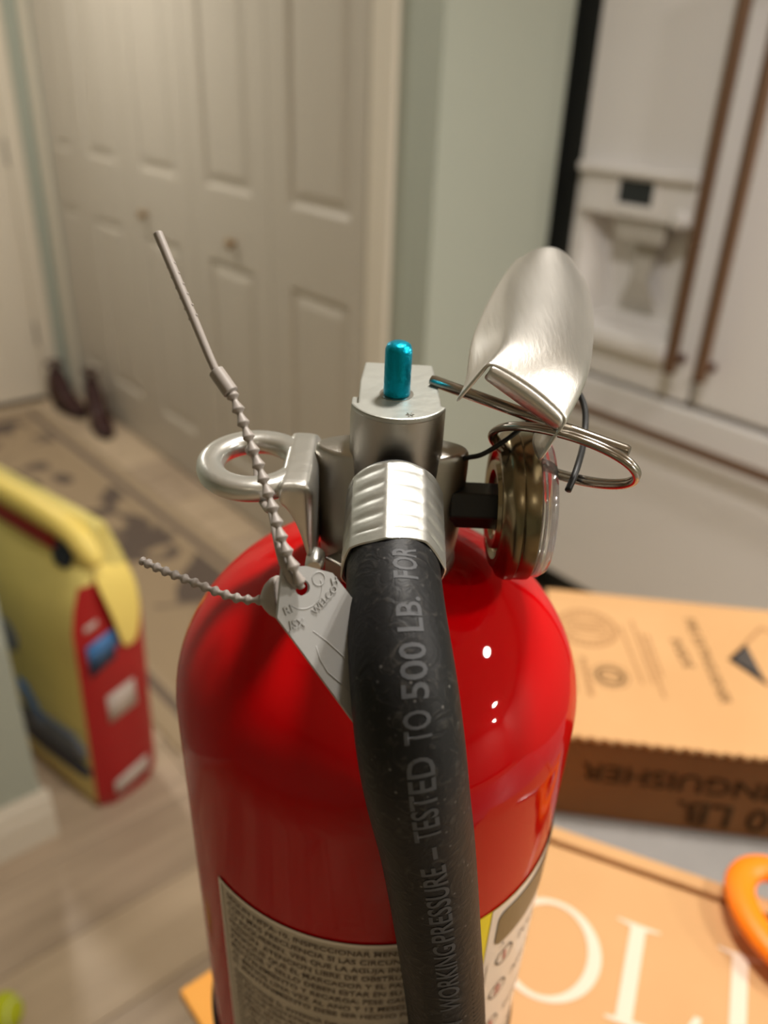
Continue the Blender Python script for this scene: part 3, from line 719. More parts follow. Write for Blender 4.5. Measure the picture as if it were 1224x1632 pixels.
wrap_text(L2, -42.5, -0.2872, 0.0030, 0.0039, M['ink'], lab, scx=0.98)
fl_ = E('front_label', wrap(25, 100, -0.42, -0.2395, n=60), M['label_y'])
E('white_panel', wrap(37, 100, -0.42, -0.2395, R0+0.0005, 60), M['label_w'], fl_)
bn = []
def rrect(u0, u1, v0, v1, r, n=5):
    P = []
    for cx, cy, a0 in ((u1-r, v1-r, 0), (u0+r, v1-r, 90), (u0+r, v0+r, 180), (u1-r, v0+r, 270)):
        for k in range(n+1): a = math.radians(a0+90*k/n); P.append((cx+r*math.cos(a), cy+r*math.sin(a)))
    return P
def cyl_poly(P, R, m, name, parent):
    bm = B(); bm.faces.new([bm.verts.new((x, y, 0)) for x, y in P]); bmesh.ops.triangulate(bm, faces=bm.faces)
    for _ in range(4):
        es = [e for e in bm.edges if e.calc_length() > 0.004]
        if not es: break
        bmesh.ops.subdivide_edges(bm, edges=es, cuts=1); bmesh.ops.triangulate(bm, faces=bm.faces)
    for v in bm.verts: a = v.co.x/R0; v.co = Vector((R*math.sin(a), -R*math.cos(a), v.co.y))
    return E(name, bm, m, parent)
rad = lambda d: math.radians(d)*R0
cyl_poly(rrect(rad(40), rad(88), -0.2630, -0.2440, 0.004), R0+0.0008, M['olive'], 'banner', fl_)
def outline(u0, u1, v0, v1, r, wd, R, m, name):
    a = rrect(u0, u1, v0, v1, r); b = rrect(u0+wd, u1-wd, v0+wd, v1-wd, r*0.8); bm = B()
    A_ = [bm.verts.new((R*math.sin(x/R0), -R*math.cos(x/R0), y)) for x, y in a]; B_ = [bm.verts.new((R*math.sin(x/R0), -R*math.cos(x/R0), y)) for x, y in b]
    for i in range(len(a)): bm.faces.new((A_[i], A_[(i+1) % len(a)], B_[(i+1) % len(a)], B_[i]))
    return E(name, bm, m, fl_)
outline(rad(38.5), rad(99), -0.40, -0.2655, 0.007, 0.0004, R0+0.0008, M['ink'], 'panel_border')
for i, (zc, s) in enumerate(((-0.2745, 'PULL PIN'), (-0.2965, 'AIM AT BASE'), (-0.3215, 'SQUEEZE'), (-0.345, 'SWEEP'))):
    u = rad(46.5); bm = oring(u, zc, 0.0046, 0.0046, 0.0007, 0.0007, n=32)
    for v in bm.verts: a = v.co.x/R0; v.co = Vector((0.0658*math.sin(a), -0.0658*math.cos(a), v.co.y))
    E('step_ring', bm, M['ink'], fl_)
    E('step_number', text_bm(str(i+1), 0.007, align='CENTER', fn=lambda x, y, zq: Vector((0.0658*math.sin((u+x)/R0), -0.0658*math.cos((u+x)/R0), zc-0.0025+y)), maxlen=0.003, bold=0.0002), M['ink_red'], fl_)
    E('step_text', text_bm(s, 0.0060, fn=lambda x, y, zq: Vector((0.0658*math.sin((u+0.008+x)/R0), -0.0658*math.cos((u+0.008+x)/R0), zc-0.002+y)), maxlen=0.003), M['ink'], fl_)

# ---- valve body
VX = 0.0022
def oval(z, a, b, n=72, cx=0.0012):
    return [Vector((cx+a*math.cos(2*math.pi*k/n), b*math.sin(2*math.pi*k/n), z)) for k in range(n)]
vrows = [oval(-0.1066, 0.0199, 0.0066), oval(-0.1068, 0.0206, 0.0072), oval(-0.1074, 0.0211, 0.0077), oval(-0.1088, 0.0214, 0.0080), oval(-0.112, 0.0214, 0.0084), oval(-0.118, 0.0213, 0.0112), oval(-0.124, 0.0211, 0.0145), oval(-0.132, 0.0206, 0.0172), oval(-0.1395, 0.0198, 0.0185), oval(-0.148, 0.0190, 0.0185)]
vb = grid(vrows, close_u=True); vb.verts.ensure_lookup_table(); vb.faces.new([vb.verts[i] for i in range(72)]); vb.faces.new([vb.verts[len(vb.verts)-72+i] for i in range(72)][::-1])
valve = E('valve_body', vb, M['alu'], autos=35)
# upper head: round front, milled flats behind
def head_outline(r=0.0134, half=0.0108, yb=0.0235, ys=-0.0045):
    P = []
    a_s = math.acos(-ys/r) if False else math.asin(-ys/r)
    # front arc from left shoulder to right shoulder
    n = 28; a0 = math.pi+a_s; a1 = 2*math.pi-a_s
    for k in range(n+1): a = a0+(a1-a0)*k/n; P.append((VX+r*math.cos(a), r*math.sin(a)))
    P += [(VX+half+0.0006, ys+0.0002), (VX+half-0.0002, 0.010), (VX+half-0.0012, yb), (VX-half+0.0008, yb+0.0002), (VX-half, 0.010), (VX-half+0.0002, ys+0.0002)]
    return P
E('valve_head', prism(head_outline(), -0.0936, -0.0919), M['alu_cut'], valve, bevel=0.0005, bseg=2)
# turned skirt below the top plate: full round column
E('valve_column', prism(head_outline(0.0133, 0.0106, 0.0232, -0.0046), -0.1340, -0.0934), M['alu'], valve, autos=35)
E('slot_lug', cbox(VX-0.0127, VX-0.0106, -0.0035, 0.006, -0.1085, -0.0950), M['alu_cut'], valve, bevel=0.0004)
E('cast_boss', prism([(-0.0165, -0.0150), (-0.0105, -0.0195), (-0.0085, -0.0165), (-0.0130, -0.0120)], -0.1405, -0.1345), M['alu'], valve, bevel=0.0007)
E('neck_collar', lathe([(0.0, -0.137), (0.0195, -0.137), (0.0200, -0.1405), (0.0190, -0.1435), (0, -0.1435)], 64, Matrix.Translation((0.0014, 0, -0.0020))), M['alu'], valve, autos=35)
# valve stem
E('valve_stem', lathe([(0, -0.0776), (0.0020, -0.0777), (0.0031, -0.0783), (0.0036, -0.0796), (0.0036, -0.0920), (0, -0.0920)], 40, Matrix.Translation((0.0016, 0.0020, 0.0004))), M['teal'], autos=50)
E('stem_bore', lathe([(0.0037, -0.09175), (0.0046, -0.09175), (0.0046, -0.0921), (0.0037, -0.0921)], 40, Matrix.Translation((0.0016, 0.0020, 0))), M['alu'])
# raised star mark on the plate
sb = B(); 
for k in range(3):
    a = math.radians(60*k+12); tube([(0.0052-0.0011*math.cos(a), -0.0105-0.0011*math.sin(a), -0.0918), (0.0052+0.0011*math.cos(a), -0.0105+0.0011*math.sin(a), -0.0918)], 0.00016, 6, bm=sb)
E('punch_mark', sb, M['alu_cut'], valve)

# ---- hanger eye (left)
HX, HY, HZ = -0.0362, -0.0052, -0.1116
ey = B(); NS, NR = 56, 14; rows = []
for i in range(NS):
    t = 2*math.pi*i/NS; c, s = math.cos(t), math.sin(t)
    rx, ry = 0.0122, 0.0132
    ring = []
    for k in range(NR):
        a = 2*math.pi*k/NR; dr = 0.0037*math.copysign(abs(math.cos(a))**0.75, math.cos(a)); dz = 0.0030*math.copysign(abs(math.sin(a))**0.8, math.sin(a))
        ring.append(Vector((HX+(rx+dr)*c, HY+(ry+dr)*s, HZ+dz-0.10*(HX-0.0 - (HX))+0.0)))
    rows.append(ring)
Vv = [[ey.verts.new(p) for p in r] for r in rows]
for i in range(NS):
    for k in range(NR):
        ey.faces.new((Vv[i][k], Vv[i][(k+1) % NR], Vv[(i+1) % NS][(k+1) % NR], Vv[(i+1) % NS][k]))
eye = E('hanger_eye', ey, M['cast'], smooth=True)
# web from eye to valve: loft that folds down along the valve side
wb = B()
secs = [(-0.0285, 0.0128, 0.0004, -0.0165+0.0025, 0.0035), (-0.0225, 0.0142, 0.0010, -0.0155, 0.0040), (-0.0200, 0.0146, 0.0008, -0.0165, 0.0040)]
def websec(x, yb, yf, zt, zb, zb2=None):
    zb2 = zb if zb2 is None else zb2
    n = 10; P = [(yf+0.0003, zt-0.0007), (yf+0.0010, zt)]
    P += [(yf+0.0010+(yb-yf-0.002)*k/6, zt) for k in range(1, 6)]
    P += [(yb-0.0010, zt), (yb, zt-0.0009), (yb, (zt+zb2)/2), (yb, zb2+0.0006), (yb-0.0008, zb2)]
    P += [(yb+(yf-yb)*k/6, zb2+(zb-zb2)*k/6) for k in range(1, 6)]
    P += [(yf+0.0008, zb), (yf, zb+0.0006), (yf, (zt+zb)/2), (yf, zt-0.0020)]
    return [Vector((x, a, b)) for a, b in P]
T0 = HZ+0.0030
W_ = [websec(-0.0285, 0.0100, -0.0205, T0-0.0012, HZ-0.0024), websec(-0.0272, 0.0106, -0.0208, T0, HZ-0.0034), websec(-0.0258, 0.0108, -0.0202, T0, HZ-0.0050, HZ-0.0030), websec(-0.0238, 0.0108, -0.0204, T0, HZ-0.0085, HZ-0.0034), websec(-0.0222, 0.0108, -0.0204, T0, HZ-0.0130, -0.1200), websec(-0.0210, 0.0108, -0.0203, T0-0.0001, -0.1300, -0.1300), websec(-0.0200, 0.0108, -0.0200, T0-0.0006, -0.1345, -0.1345), websec(-0.0192, 0.0106, -0.0194, T0-0.0020, -0.1365, -0.1365), websec(-0.0184, 0.0104, -0.0178, T0-0.0034, -0.1370, -0.1370)]
NW = len(W_[0])
wbm = grid(W_, wb, close_u=True); wb.verts.ensure_lookup_table(); wb.faces.new([wb.verts[i] for i in range(NW)][::-1]); wb.faces.new([wb.verts[i] for i in range(len(wb.verts)-NW, len(wb.verts))])
E('hanger_plate', wb, M['cast'], eye, smooth=True, subs=1, org=(0, 0, BASEZ))
rv = lathe([(0, 0.0030), (0.0018, 0.0029), (0.0026, 0.0018), (0.0026, -0.003), (0, -0.003)], 20, Matrix.Translation((-0.0185, -0.0195, -0.1330)) @ Matrix.Rotation(math.radians(90), 4, 'X'))
E('rivet', rv, M['cast'], eye, autos=40)

# ---- hose and ferrule
HP = [(0.0022, -0.016, -0.1120), (0.0023, -0.028, -0.1142), (0.0026, -0.042, -0.1172), (0.0038, -0.0560, -0.1215), (0.0058, -0.0680, -0.1290), (0.0080, -0.0745, -0.1410), (0.0106, -0.0768, -0.1560), (0.0143, -0.0770, -0.1760), (0.0188, -0.0772, -0.2060), (0.0235, -0.0774, -0.2400), (0.0268, -0.0774, -0.2700), (0.0310, -0.0774, -0.3200), (0.0345, -0.0774, -0.3700), (0.036, -0.0775, -0.4300)]
RH = 0.0112
hp = spline(HP, 10); hfr = frames(hp)
def rh(i):
    t = i/10.0          # swells a little where it bends over
    return RH+0.0010*math.exp(-((t-5.2)/1.9)**2)
hose = E('hose', tube(hp, [rh(i) for i in range(len(hp))], 48), M['hose'], autos=50)
# braid ridges low on the hose, fine helical cords
cord = B()
acc = [0.0]
for a, b in zip(hp, hp[1:]): acc.append(acc[-1]+(b-a).length)
def at_s(s):
    s = min(max(s, 0), acc[-1]-1e-6)
    for i in range(len(acc)-1):
        if acc[i+1] >= s:
            t = (s-acc[i])/(acc[i+1]-acc[i]); p = hp[i].lerp(hp[i+1], t); T = (hp[i+1]-hp[i]).normalized()
            T = hfr[i][0].lerp(hfr[i+1][0], t).normalized()
            return p, T
def extra(s):
    i = 0
    while i < len(acc)-1 and acc[i+1] < s: i += 1
    return rh(i)-RH
def hose_pt(s, ang, r):
    r = r+extra(s)
    """ang=0 faces front/up (away from the cylinder), + towards the right"""
    p, T = at_s(s); side = Vector((1, 0, 0)); side = (side-T*side.dot(T)).normalized(); out = side.cross(T) 
    if out.y > 0 or (abs(T.y) > 0.9 and out.z < 0): out = -out
    return p+out*(r*math.cos(ang))+side*(r*math.sin(ang))
for k in range(78):
    s0 = 0.135+k*0.0021
    fade = min(1, (k+1)/30)
    for (a0, a1) in ((-1.55, -0.62), (0.75, 1.55)):
        tube([hose_pt(s0+0.0050*(a-a0), a, RH-0.00010) for a in [a0+(a1-a0)*j/6 for j in range(7)]], 0.00022*fade+0.00006, 5, bm=cord)
E('hose_braid', cord, M['hose'], hose, smooth=True)
# ferrule: crimped eight-sided sleeve
FA = Vector((0.0022, -0.0160, -0.1118)); FB = Vector((0.0026, -0.0425, -0.1182)); fd = (FB-FA).normalized(); fs = Vector((1, 0, 0)); fs = (fs-fd*fs.dot(fd)).normalized(); fu = fs.cross(fd)
if fu.z < 0: fu = -fu
FL_ = (FB-FA).length; rows = []
NU, NV = 128, 44
def fer_r(u, ang):
    facet = math.pi/4; ph = ((ang-math.radians(10)) % facet)-facet/2
    octr = 0.01215/math.cos(ph); r = 0.45*0.0126+0.55*octr
    r = min(r, 0.01285)
    t = u*FL_*1000  # mm along
    if t < 2.0: r = 0.0112+0.0012*math.sin(t/2.0*math.pi/2)
    inner = 0.5-0.5*math.cos(2*math.pi*min(max((abs(ph)/(facet/2)), 0), 1)*1.0+math.pi)  # 1 mid facet
    g = math.cos(2*math.pi*(t-4.0)/5.0)
    if 3 < t < 24: r -= 0.00030*max(0, g)*(1-(abs(ph)/(facet/2))**4)
    return r
for j in range(NV+1):
    u = j/NV; row_ = []
    for i in range(NU):
        ang = 2*math.pi*i/NU; r = fer_r(u, ang); wv = 0.0006*math.sin(ang*4+0.6)*(u**3)
        row_.append(FA+fd*(FL_*u+wv)+fs*(r*math.cos(ang))+fu*(r*math.sin(ang)))
    rows.append(row_)
for rr in ((1.0, -0.0004), (1.0, -0.0009)):
    row_ = []
    for i in range(NU):
        ang = 2*math.pi*i/NU; r = fer_r(1.0, ang)+rr[1]; wv = 0.0006*math.sin(ang*4+0.6)
        row_.append(FA+fd*(FL_+wv+(0.0002 if rr[1] > -0.0008 else -0.0003))+fs*(r*math.cos(ang))+fu*(r*math.sin(ang)))
    rows.append(row_)
rows.append([FA+fd*(FL_-0.004)+fs*(0.0113*math.cos(2*math.pi*i/NU))+fu*(0.0113*math.sin(2*math.pi*i/NU)) for i in range(NU)])
E('hose_ferrule', grid(rows, close_u=True), M['crimp'], hose, autos=30)
# hose lettering, printed along the hose, reading upwards
def px_y(p):
    c = CAMR.transposed() @ (LW(p)-Vector((0, 0, 1.5))); return 816-1315*c.y/-c.z
def s_at(y, ang=0.1):
    lo, hi = 0.03, acc[-1]-0.01
    for _ in range(40):
        m_ = (lo+hi)/2
        if px_y(hose_pt(m_, ang, RH)) < y: lo = m_
        else: hi = m_
    return (lo+hi)/2
WORDS = [('FOR', 921, 850), ('LB.', 1006, 950), ('500', 1116, 1024), ('TO', 1187, 1133), ('TESTED', 1342, 1208), ('-', 1372, 1353), ('PRESSURE', 1502, 1384), ('WORKING', 1612, 1508), ('MAXIMUM', 1722, 1630)]
SIZE = 0.0078
for wd, y0, y1 in WORDS:
    s0, s1 = s_at(y0), s_at(y1); ph = 0.16
    bmq = text_bm(wd, SIZE, maxlen=0.0012, bold=0.00012)
    xs = [v.co.x for v in bmq.verts]; xa, xb = min(xs), max(xs)
    for v in bmq.verts:
        t = (v.co.x-xa)/(xb-xa); s = s0+(s1-s0)*t
        ang = ph-(v.co.y-SIZE*0.36)/RH
        v.co = hose_pt(s, ang, RH+0.00012)
    E('hose_lettering', bmq, M['hose_ink'], hose)

# ---- gauge (right): axis along +x, slightly turned
GC = Vector((0.0, -0.0030, -0.1228))
GX = Matrix.Translation(GC) @ Matrix.Rotation(math.radians(2), 4, 'Z') @ Matrix.Rotation(math.radians(90), 4, 'Y')
gauge = E('gauge_case', lathe([(0, 0.0318), (0.0095, 0.0318), (0.0100, 0.0304), (0.0125, 0.0301), (0.0132, 0.0316), (0.0150, 0.0319), (0.0156, 0.0307), (0.0178, 0.0306), (0.0184, 0.0314), (0.0206, 0.0324), (0.0214, 0.0340), (0.0215, 0.0356), (0.0209, 0.0361), (0.0212, 0.0366), (0.0212, 0.0402), (0.0202, 0.0408), (0, 0.0408)], 96, GX), M['bronze'], autos=40)
E('gauge_stem', tube([GC+Vector((0.018, 0, 0)), GC+Vector((0.0322, 0, 0))], 0.0066, 6), M['black'], gauge, bevel=0.0004)
E('gauge_lens', lathe([(0.0199, 0.0405), (0.0203, 0.0412), (0.0203, 0.0432), (0.0192, 0.0450), (0.0150, 0.0462), (0, 0.0466), (0, 0.0456), (0.0145, 0.0452), (0.0182, 0.0442), (0.0190, 0.0430), (0.0190, 0.0412)], 72, GX), M['lens'], gauge, autos=40)
E('gauge_dial', lathe([(0, 0.0411), (0.0188, 0.0411)], 48, GX), M['dial_white'], gauge)
E('dial_sector', lathe([(0.010, 0.0413), (0.0186, 0.0413)], 24, GX, math.radians(95), math.radians(215)), M['dial_red'], gauge)
E('dial_sector', lathe([(0.010, 0.0413), (0.0186, 0.0413)], 24, GX, math.radians(-60), math.radians(30)), M['dial_red'], gauge)
bt = text_bm('CHARGED 195 PSI', 0.0026, align='CENTER', maxlen=0.001, fn=lambda x, y, z: Vector(((0.0112+y)*math.sin(-x/0.0115), (0.0112+y)*math.cos(-x/0.0115), 0.0293)))
bmesh.ops.transform(bt, matrix=GX @ Matrix.Rotation(math.radians(-140), 4, 'Z'), verts=bt.verts)
E('stamped_text', bt, M['bronze'], gauge)

# ---- lever (bent stainless sheet, hanging on the pull pin)
CL = [(0.0225, -0.0174, -0.0738), (0.027, -0.0061, -0.0729), (0.0303, 0.0138, -0.0732), (0.032, 0.0348, -0.0737), (0.0357, 0.0553, -0.0731), (0.041, 0.0714, -0.072)]
CR = [(0.0432, -0.0208, -0.0868), (0.0502, -0.0058, -0.0820), (0.0554, 0.0154, -0.0801), (0.0589, 0.0355, -0.0783), (0.0606, 0.0568, -0.0763), (0.0583, 0.0725, -0.0739)]
FLn = [(0.0153, -0.0182, -0.0844), (0.0183, -0.0059, -0.0837), (0.0208, 0.0137, -0.0807), (0.0253, 0.0346, -0.0796), (0.0318, 0.0564, -0.077), (0.0392, 0.0739, -0.0736)]
FRn = [(0.0381, -0.0221, -0.0981), (0.038, -0.0081, -0.0984), (0.0473, 0.0149, -0.0977), (0.0554, 0.0369, -0.0927), (0.0593, 0.0593, -0.0874), (0.0581, 0.0783, -0.0798)]
cl, cr_, fl2, fr2 = (spline(a, 6) for a in (CL, CR, FLn, FRn))
rows = []
for i, (a, b, c, d) in enumerate(zip(cl, cr_, fl2, fr2)):
    nrm = (b-a).cross(Vector((0, 1, 0))).normalized()
    if nrm.z < 0: nrm = -nrm
    u = i/(len(cl)-1); cr0 = 0.0012+0.0030*math.sin(min(1, u*1.3)*math.pi/2)
    r_ = [c]
    r_.append(c.lerp(a, 0.5)-nrm*0.0); r_.append(c.lerp(a, 0.86))
    r_.append(a.lerp(b, 0.0)+nrm*-0.0002)
    for t in (0.07, 0.2, 0.35, 0.5, 0.65, 0.8, 0.93): r_.append(a.lerp(b, t)+nrm*(cr0*(1-(2*t-1)**2)+0.0003))
    r_.append(b); r_.append(d.lerp(b, 0.86)); r_.append(d.lerp(b, 0.5)); r_.append(d)
    rows.append(r_)
# rounded far end curling down
end = rows[-1]; ce = sum(end, Vector())/len(end)
rows.append([p.lerp(ce, 0.25)+Vector((0.0015, 0.005, -0.0006)) for p in end])
rows.append([p.lerp(ce, 0.62)+Vector((0.002, 0.0078, -0.0022)) for p in end])
rows.append([p.lerp(ce, 0.92)+Vector((0.002, 0.0084, -0.0042)) for p in end])
lev = E('lever', grid(rows), M['steel'], smooth=True, solid=0.0011, subs=1, offs=-1)
# near lip between the flanges, rolled down
a0, b0 = rows[0][3], rows[0][-4]
lp = []
a1 = Vector((0.0218, -0.0168, -0.0785)); b1 = Vector((0.0411, -0.0197, -0.0905))
top_ = [a0.lerp(b0, 0.05+0.90*k/10) for k in range(11)]
mid_n = Vector((0, -1, 0.2)).normalized()
bot = [a1.lerp(b1, k/10) for k in range(11)]
nr0 = (b0-a0).cross(Vector((0, 1, 0))).normalized()
if nr0.z < 0: nr0 = -nr0
tops = [p+nr0*(0.0012*(1-(2*(0.05+0.9*k/10)-1)**2)+0.0003) for k, p in enumerate(top_)]
for v in (0.0, 0.25, 0.5, 0.75, 1.0):
    lp.append([t.lerp(b, v)+Vector((0, -0.0016, 0.0004))*math.sin(v*math.pi) for t, b in zip(tops, bot)])
E('lever_lip', grid(lp), M['steel'], lev, smooth=True, solid=0.0010, subs=1, offs=-1)

# ---- pull pin with ring
p0, p1 = Vector((0.0111, 0.0097, -0.0907)), Vector((0.0599, -0.0199, -0.0946))
pin = E('pull_pin', tube([p0, p0.lerp(p1, 0.02), p0.lerp(p1, 0.985), p1], [0.0014, 0.0016, 0.0016, 0.0013], 20), M['wire'], autos=40)
c0 = Vector((0.0450, -0.0165, -0.0985)); ax1 = (Vector((0.0606, -0.0277, -0.0976))-Vector((0.0279, -0.0032, -0.1000)))*0.5; ax2 = (Vector((0.044, -0.0194, -0.0901))-Vector((0.0456, -0.0163, -0.1077)))*0.5
rc = (Vector((0.0606, -0.0277, -0.0976))+Vector((0.0279, -0.0032, -0.1000)))*0.5
def ringpath(off, sc_=1.0):
    nn = ax1.cross(ax2).normalized(); out = []
    for i in range(72):
        t = 2*math.pi*i/72; yy = 0.011
        out.append(rc+ax1*math.cos(t)*sc_+ax2*math.sin(t)*0.98*sc_+nn*off+Vector((0, 0.004*math.sin(t)*-1, 0)))
    return out
E('pin_ring', join(tube(ringpath(0.0006), 0.00095, 12, closed=True), tube(ringpath(-0.0007, 0.985), 0.00095, 12, closed=True)), M['wire'], pin, smooth=True)
TP = [(0.0205, -0.002, -0.1085), (0.0223, -0.004, -0.1069), (0.0264, -0.0058, -0.1042), (0.0348, -0.0025, -0.0988), (0.046, 0.0144, -0.0965), (0.0521, 0.0158, -0.0943), (0.0549, 0.0114, -0.0976), (0.054, 0.0022, -0.1028), (0.0497, -0.0126, -0.1037), (0.0467, -0.0194, -0.1069)]
tpth = spline(TP, 8)
E('tether', tube(tpth, [0.0007 if i < 40 else 0.0009 for i in range(len(tpth))], 10), M['tether'], pin, smooth=True)

# ================================================================== TAMPER SEAL (hangs through the hanger eye)
SO = (-0.017, -0.0603, -0.1107)
SL = empty('tamper_seal', mw=lframe(SO)); tag(SL, 'grey plastic tamper seal with barbed straps and angular tag hanging from the hanger eye', 'seal')
def S_(name, bm, m, parent=None, **k):
    bmesh.ops.translate(bm, vec=-Vector(SO), verts=bm.verts); return obj(name, bm, m, parent or SL, **k)
SP = [(-0.0553, -0.0093, -0.0496), (-0.0468, -0.0209, -0.0623), (-0.0393, -0.0306, -0.0739), (-0.0356, -0.0339, -0.0773), (-0.031, -0.0408, -0.0844), (-0.026, -0.0487, -0.0932), (-0.0218, -0.0565, -0.1009), (-0.0186, -0.0608, -0.1058), (-0.0172, -0.0614, -0.1098)]
sp = spline(SP, 24); ac = [0]
for a, b in zip(sp, sp[1:]): ac.append(ac[-1]+(b-a).length)
def resample(path, step):
    ac = [0]
    for a, b in zip(path, path[1:]): ac.append(ac[-1]+(b-a).length)
    out, ss, i, s = [], [], 0, 0.0
    while s < ac[-1]:
        while ac[i+1] < s: i += 1
        out.append(path[i].lerp(path[i+1], (s-ac[i])/(ac[i+1]-ac[i]))); ss.append(s); s += step
    return out, ss, ac[-1]
pts, ss, LT = resample(sp, 0.00022)
sl0 = ac[48]; sl1 = ac[72]     # sleeve between the third and fourth knots
def barb(s, base=0.00066, amp=0.00086, pitch=0.0034):
    t = (s % pitch)/pitch
    return base+amp*(t/0.72 if t < 0.72 else (1-t)/0.28)**1.3
rr = []
for s in ss:
    if s < sl1: rr.append(0.00112-0.00018*min(1, s/sl0))
    else: rr.append(barb(s))
S_('strap', tube(pts, rr, 12), M['seal'], smooth=True)
nb = B()
for k in range(6):
    s = 0.0085+k*0.00275; i = min(range(len(ss)), key=lambda q: abs(ss[q]-s)); T = (pts[i+1]-pts[i]).normalized(); sd = T.cross(Vector((0, 1, 0))).normalized()
    for sg in (1, -1): bmesh.ops.create_icosphere(nb, subdivisions=2, radius=0.00035, matrix=Matrix.Translation(pts[i]+sd*0.00095*sg))
S_('strap_nubs', nb, M['seal'], smooth=True)
a_, b_ = sp[48], sp[72]; dv = (b_-a_).normalized()
S_('lock_sleeve', tube([a_-dv*0.0002, a_, b_, b_+dv*0.0002], [0.0015, 0.0018, 0.0018, 0.0015], 20), M['seal'], autos=50)
LP_ = [(-0.0183, -0.0606, -0.1100), (-0.0198, -0.0604, -0.1079), (-0.0218, -0.0574, -0.1052), (-0.0238, -0.0513, -0.1029), (-0.0264, -0.0403, -0.1040), (-0.0302, -0.0250, -0.1130), (-0.0341, -0.0140, -0.1150), (-0.0360, -0.0040, -0.1120), (-0.0375, -0.0030, -0.1085)]
lpt = spline(LP_, 8)
S_('loop_strap', tube(lpt, 0.00105, 12), M['seal'], smooth=True)
bd = B(); bmesh.ops.create_icosphere(bd, subdivisions=3, radius=0.0017, matrix=Matrix.Translation(Vector(LP_[-1])))
S_('end_bead', bd, M['seal'], smooth=True)
TL = spline([(-0.0262, -0.0571, -0.1172), (-0.0268, -0.0569, -0.1174), (-0.0315, -0.0561, -0.118), (-0.0368, -0.0547, -0.1176), (-0.0445, -0.0518, -0.1167), (-0.0506, -0.0492, -0.1163), (-0.057, -0.0456, -0.1163)], 20)
tp, ts, tl = resample(TL, 0.0002)
tr = [0.00062+0.00062*(0.5-0.5*math.cos(2*math.pi*s/0.0027))**1.5 for s in ts]; tr[-3:] = [0.0011, 0.0011, 0.0009]
S_('tail_strap', tube(tp, tr, 10), M['seal'], smooth=True)
# tag plate
TG = [(-0.0222, -0.0586, -0.107), (-0.0168, -0.0566, -0.1075), (-0.0113, -0.0548, -0.1104), (-0.0063, -0.0563, -0.1164), (0.0055, -0.0609, -0.1312), (0.0082, -0.0728, -0.1531), (-0.0031, -0.0728, -0.1409), (-0.0221, -0.0659, -0.1148)]
# best plane through the tag points: project to it
TGv = [Vector(p) for p in TG]; tc_ = sum(TGv, Vector())/len(TGv)
tn = (TGv[7]-TGv[0]).cross(TGv[3]-TGv[0]).normalized(); tn = (TGv[6]-TGv[1]).cross(TGv[3]-TGv[7]).normalized()
if tn.y > 0: tn = -tn
tq = [p-tn*(p-tc_).dot(tn) for p in TGv]
hc = Vector(SO); hc = hc-tn*(hc-tc_).dot(tn)
eu = (tq[6]-tq[7]).normalized(); ev = tn.cross(eu)
to2 = lambda p: ((p-hc).dot(eu), (p-hc).dot(ev))
P2 = [to2(p) for p in tq]
ang0 = [math.atan2(y, x) for x, y in P2]
bm = B(); TH = 0.0006; NH = 32; HR = 0.00175
def tagface(z):
    # ring of quads from hole to outline, sampled by angle
    outer = []
    segs = []
    for k in range(len(P2)):
        a, b = Vector(P2[k]), Vector(P2[(k+1) % len(P2)])
        for j in range(6): segs.append(a.lerp(b, j/6))
    return segs
segs = tagface(0)
def to3(x, y, z): return hc+eu*x+ev*y+tn*z
vo_f = [bm.verts.new(to3(p.x, p.y, TH)) for p in segs]; vo_b = [bm.verts.new(to3(p.x, p.y, -TH)) for p in segs]
vi_f, vi_b = [], []
for p in segs:
    d_ = p.normalized()*HR; vi_f.append(bm.verts.new(to3(d_.x, d_.y, TH))); vi_b.append(bm.verts.new(to3(d_.x, d_.y, -TH)))
n2 = len(segs)
for i in range(n2):
    j = (i+1) % n2
    bm.faces.new((vo_f[i], vo_f[j], vi_f[j], vi_f[i])); bm.faces.new((vo_b[j], vo_b[i], vi_b[i], vi_b[j]))
    bm.faces.new((vo_f[j], vo_f[i], vo_b[i], vo_b[j])); bm.faces.new((vi_f[i], vi_f[j], vi_b[j], vi_b[i]))
tagp = S_('tag_plate', bm, M['tag'], autos=30)
# moulded relief: boss ring line, marks and the outlined long field
rl = B()
tube([to3(0.0046*math.cos(a), 0.0046*math.sin(a), TH) for a in [math.radians(-75+150*k/20) for k in range(21)]], 0.00014, 6, bm=rl)
def field(pts): return [to3(x, y, TH) for x, y in pts]
Lf = [(0.0075, 0.0005), (0.014, 0.0055), (0.022, 0.0095), (0.034, 0.0105), (0.034, 0.0085)]
tube(field([(0.009, -0.0038), (0.0130, -0.0026), (0.0181, -0.0016), (0.0251, -0.0030), (0.0290, -0.0045)]), 0.00012, 6, bm=rl)
tube(field([(0.0120, -0.0052), (0.0149, -0.0063), (0.0183, -0.0066), (0.0262, -0.0049), (0.0300, -0.0035)]), 0.00012, 6, bm=rl)
S_('moulded_lines', rl, M['tag'], tagp, smooth=True)
def tag_text(s, size, x, y, ang):
    R = Matrix.Rotation(ang, 3, 'Z')
    def fn(a, b, c):
        q = R @ Vector((a, b, 0)); return to3(x+q.x, y+q.y, TH+0.00012)
    S_('moulded_text', text_bm(s, size, fn=fn), M['tag'], tagp, solid=0.0003)
def ln(p): return to2(Vector(p))
tag_text('RI', 0.0026, 0.0022, -0.0068, math.radians(75))
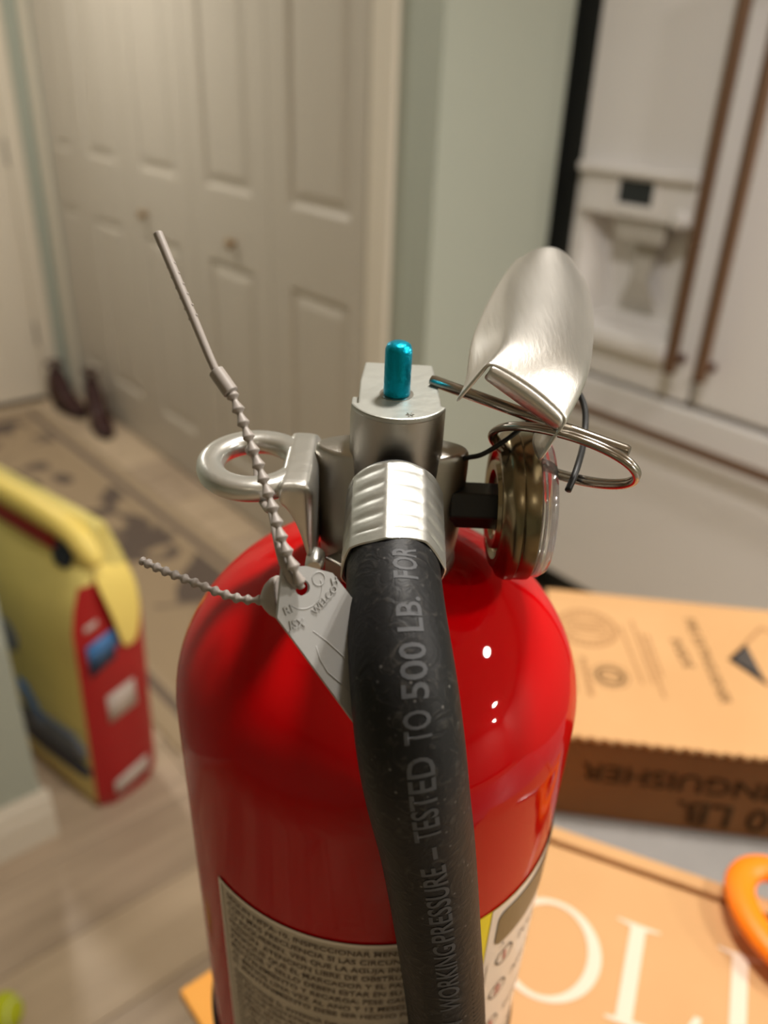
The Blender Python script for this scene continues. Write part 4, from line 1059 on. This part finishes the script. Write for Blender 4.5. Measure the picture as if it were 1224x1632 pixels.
tag_text('JSX', 0.0026, 0.0052, -0.0078, math.radians(62))
cr3 = B(); tube([to3(0.0008+0.0015*math.cos(a), 0.0042+0.0015*math.sin(a), TH) for a in [2*math.pi*k/24 for k in range(24)]], 0.00016, 6, closed=True, bm=cr3)
S_('moulded_ring', cr3, M['tag'], tagp, smooth=True)
tag_text('H', 0.0024, 0.0040, 0.0058, math.radians(70))
tag_text('WELCO', 0.0022, 0.0066, -0.0012, math.radians(98))
# conical cup behind the tag, tail strap comes out of its tip
cpc = Vector((-0.0222, -0.0576, -0.1157)); tip = Vector((-0.0271, -0.057, -0.1176)); cd = (tip-cpc).normalized()
q = Vector((0, 0, 1)).rotation_difference(cd).to_matrix().to_4x4()
S_('seal_cup', lathe([(0, -0.0002), (0.0046, -0.0002), (0.0050, 0.0004), (0.0047, 0.0016), (0.0038, 0.0030), (0.0024, 0.0042), (0.0012, 0.0050), (0.0008, 0.0058), (0, 0.0060)], 40, Matrix.Translation(cpc-cd*0.0002) @ q), M['seal'], autos=50)

# ================================================================== CEILING LAMPS
for i, (lx_, ly_, wt) in enumerate(LAMPS):
    lt = empty('recessed_light', loc=(lx_, ly_, 2.45))
    names = ['over the aisle between island and closet', 'over the aisle beside the refrigerator', 'over the kitchen right of the refrigerator', 'over the far right of the kitchen', 'behind the photographer near the island', 'behind the photographer at the far right', 'added over the hallway runner to brighten the hall']
    tag(lt, 'round recessed ceiling light '+names[i], 'ceiling light', 'recessed ceiling lights')
    obj('trim_ring', lathe([(0.084, 0), (0.107, -0.001), (0.110, -0.006), (0.088, -0.010), (0.082, -0.004)], 40), M['trim_w'], lt, autos=40)
    obj('lens', lathe([(0, -0.006), (0.083, -0.006), (0.083, -0.002)], 40), M['lampface'], lt)
    ld_ = bpy.data.lights.new('lamp', 'AREA'); ld_.shape = 'DISK'; ld_.size = 0.16; ld_.energy = wt; ld_.color = LAMP_COLOR
    lo = bpy.data.objects.new('lamp', ld_); COL.objects.link(lo); lo.parent = lt; lo.location = (0, 0, -0.011)
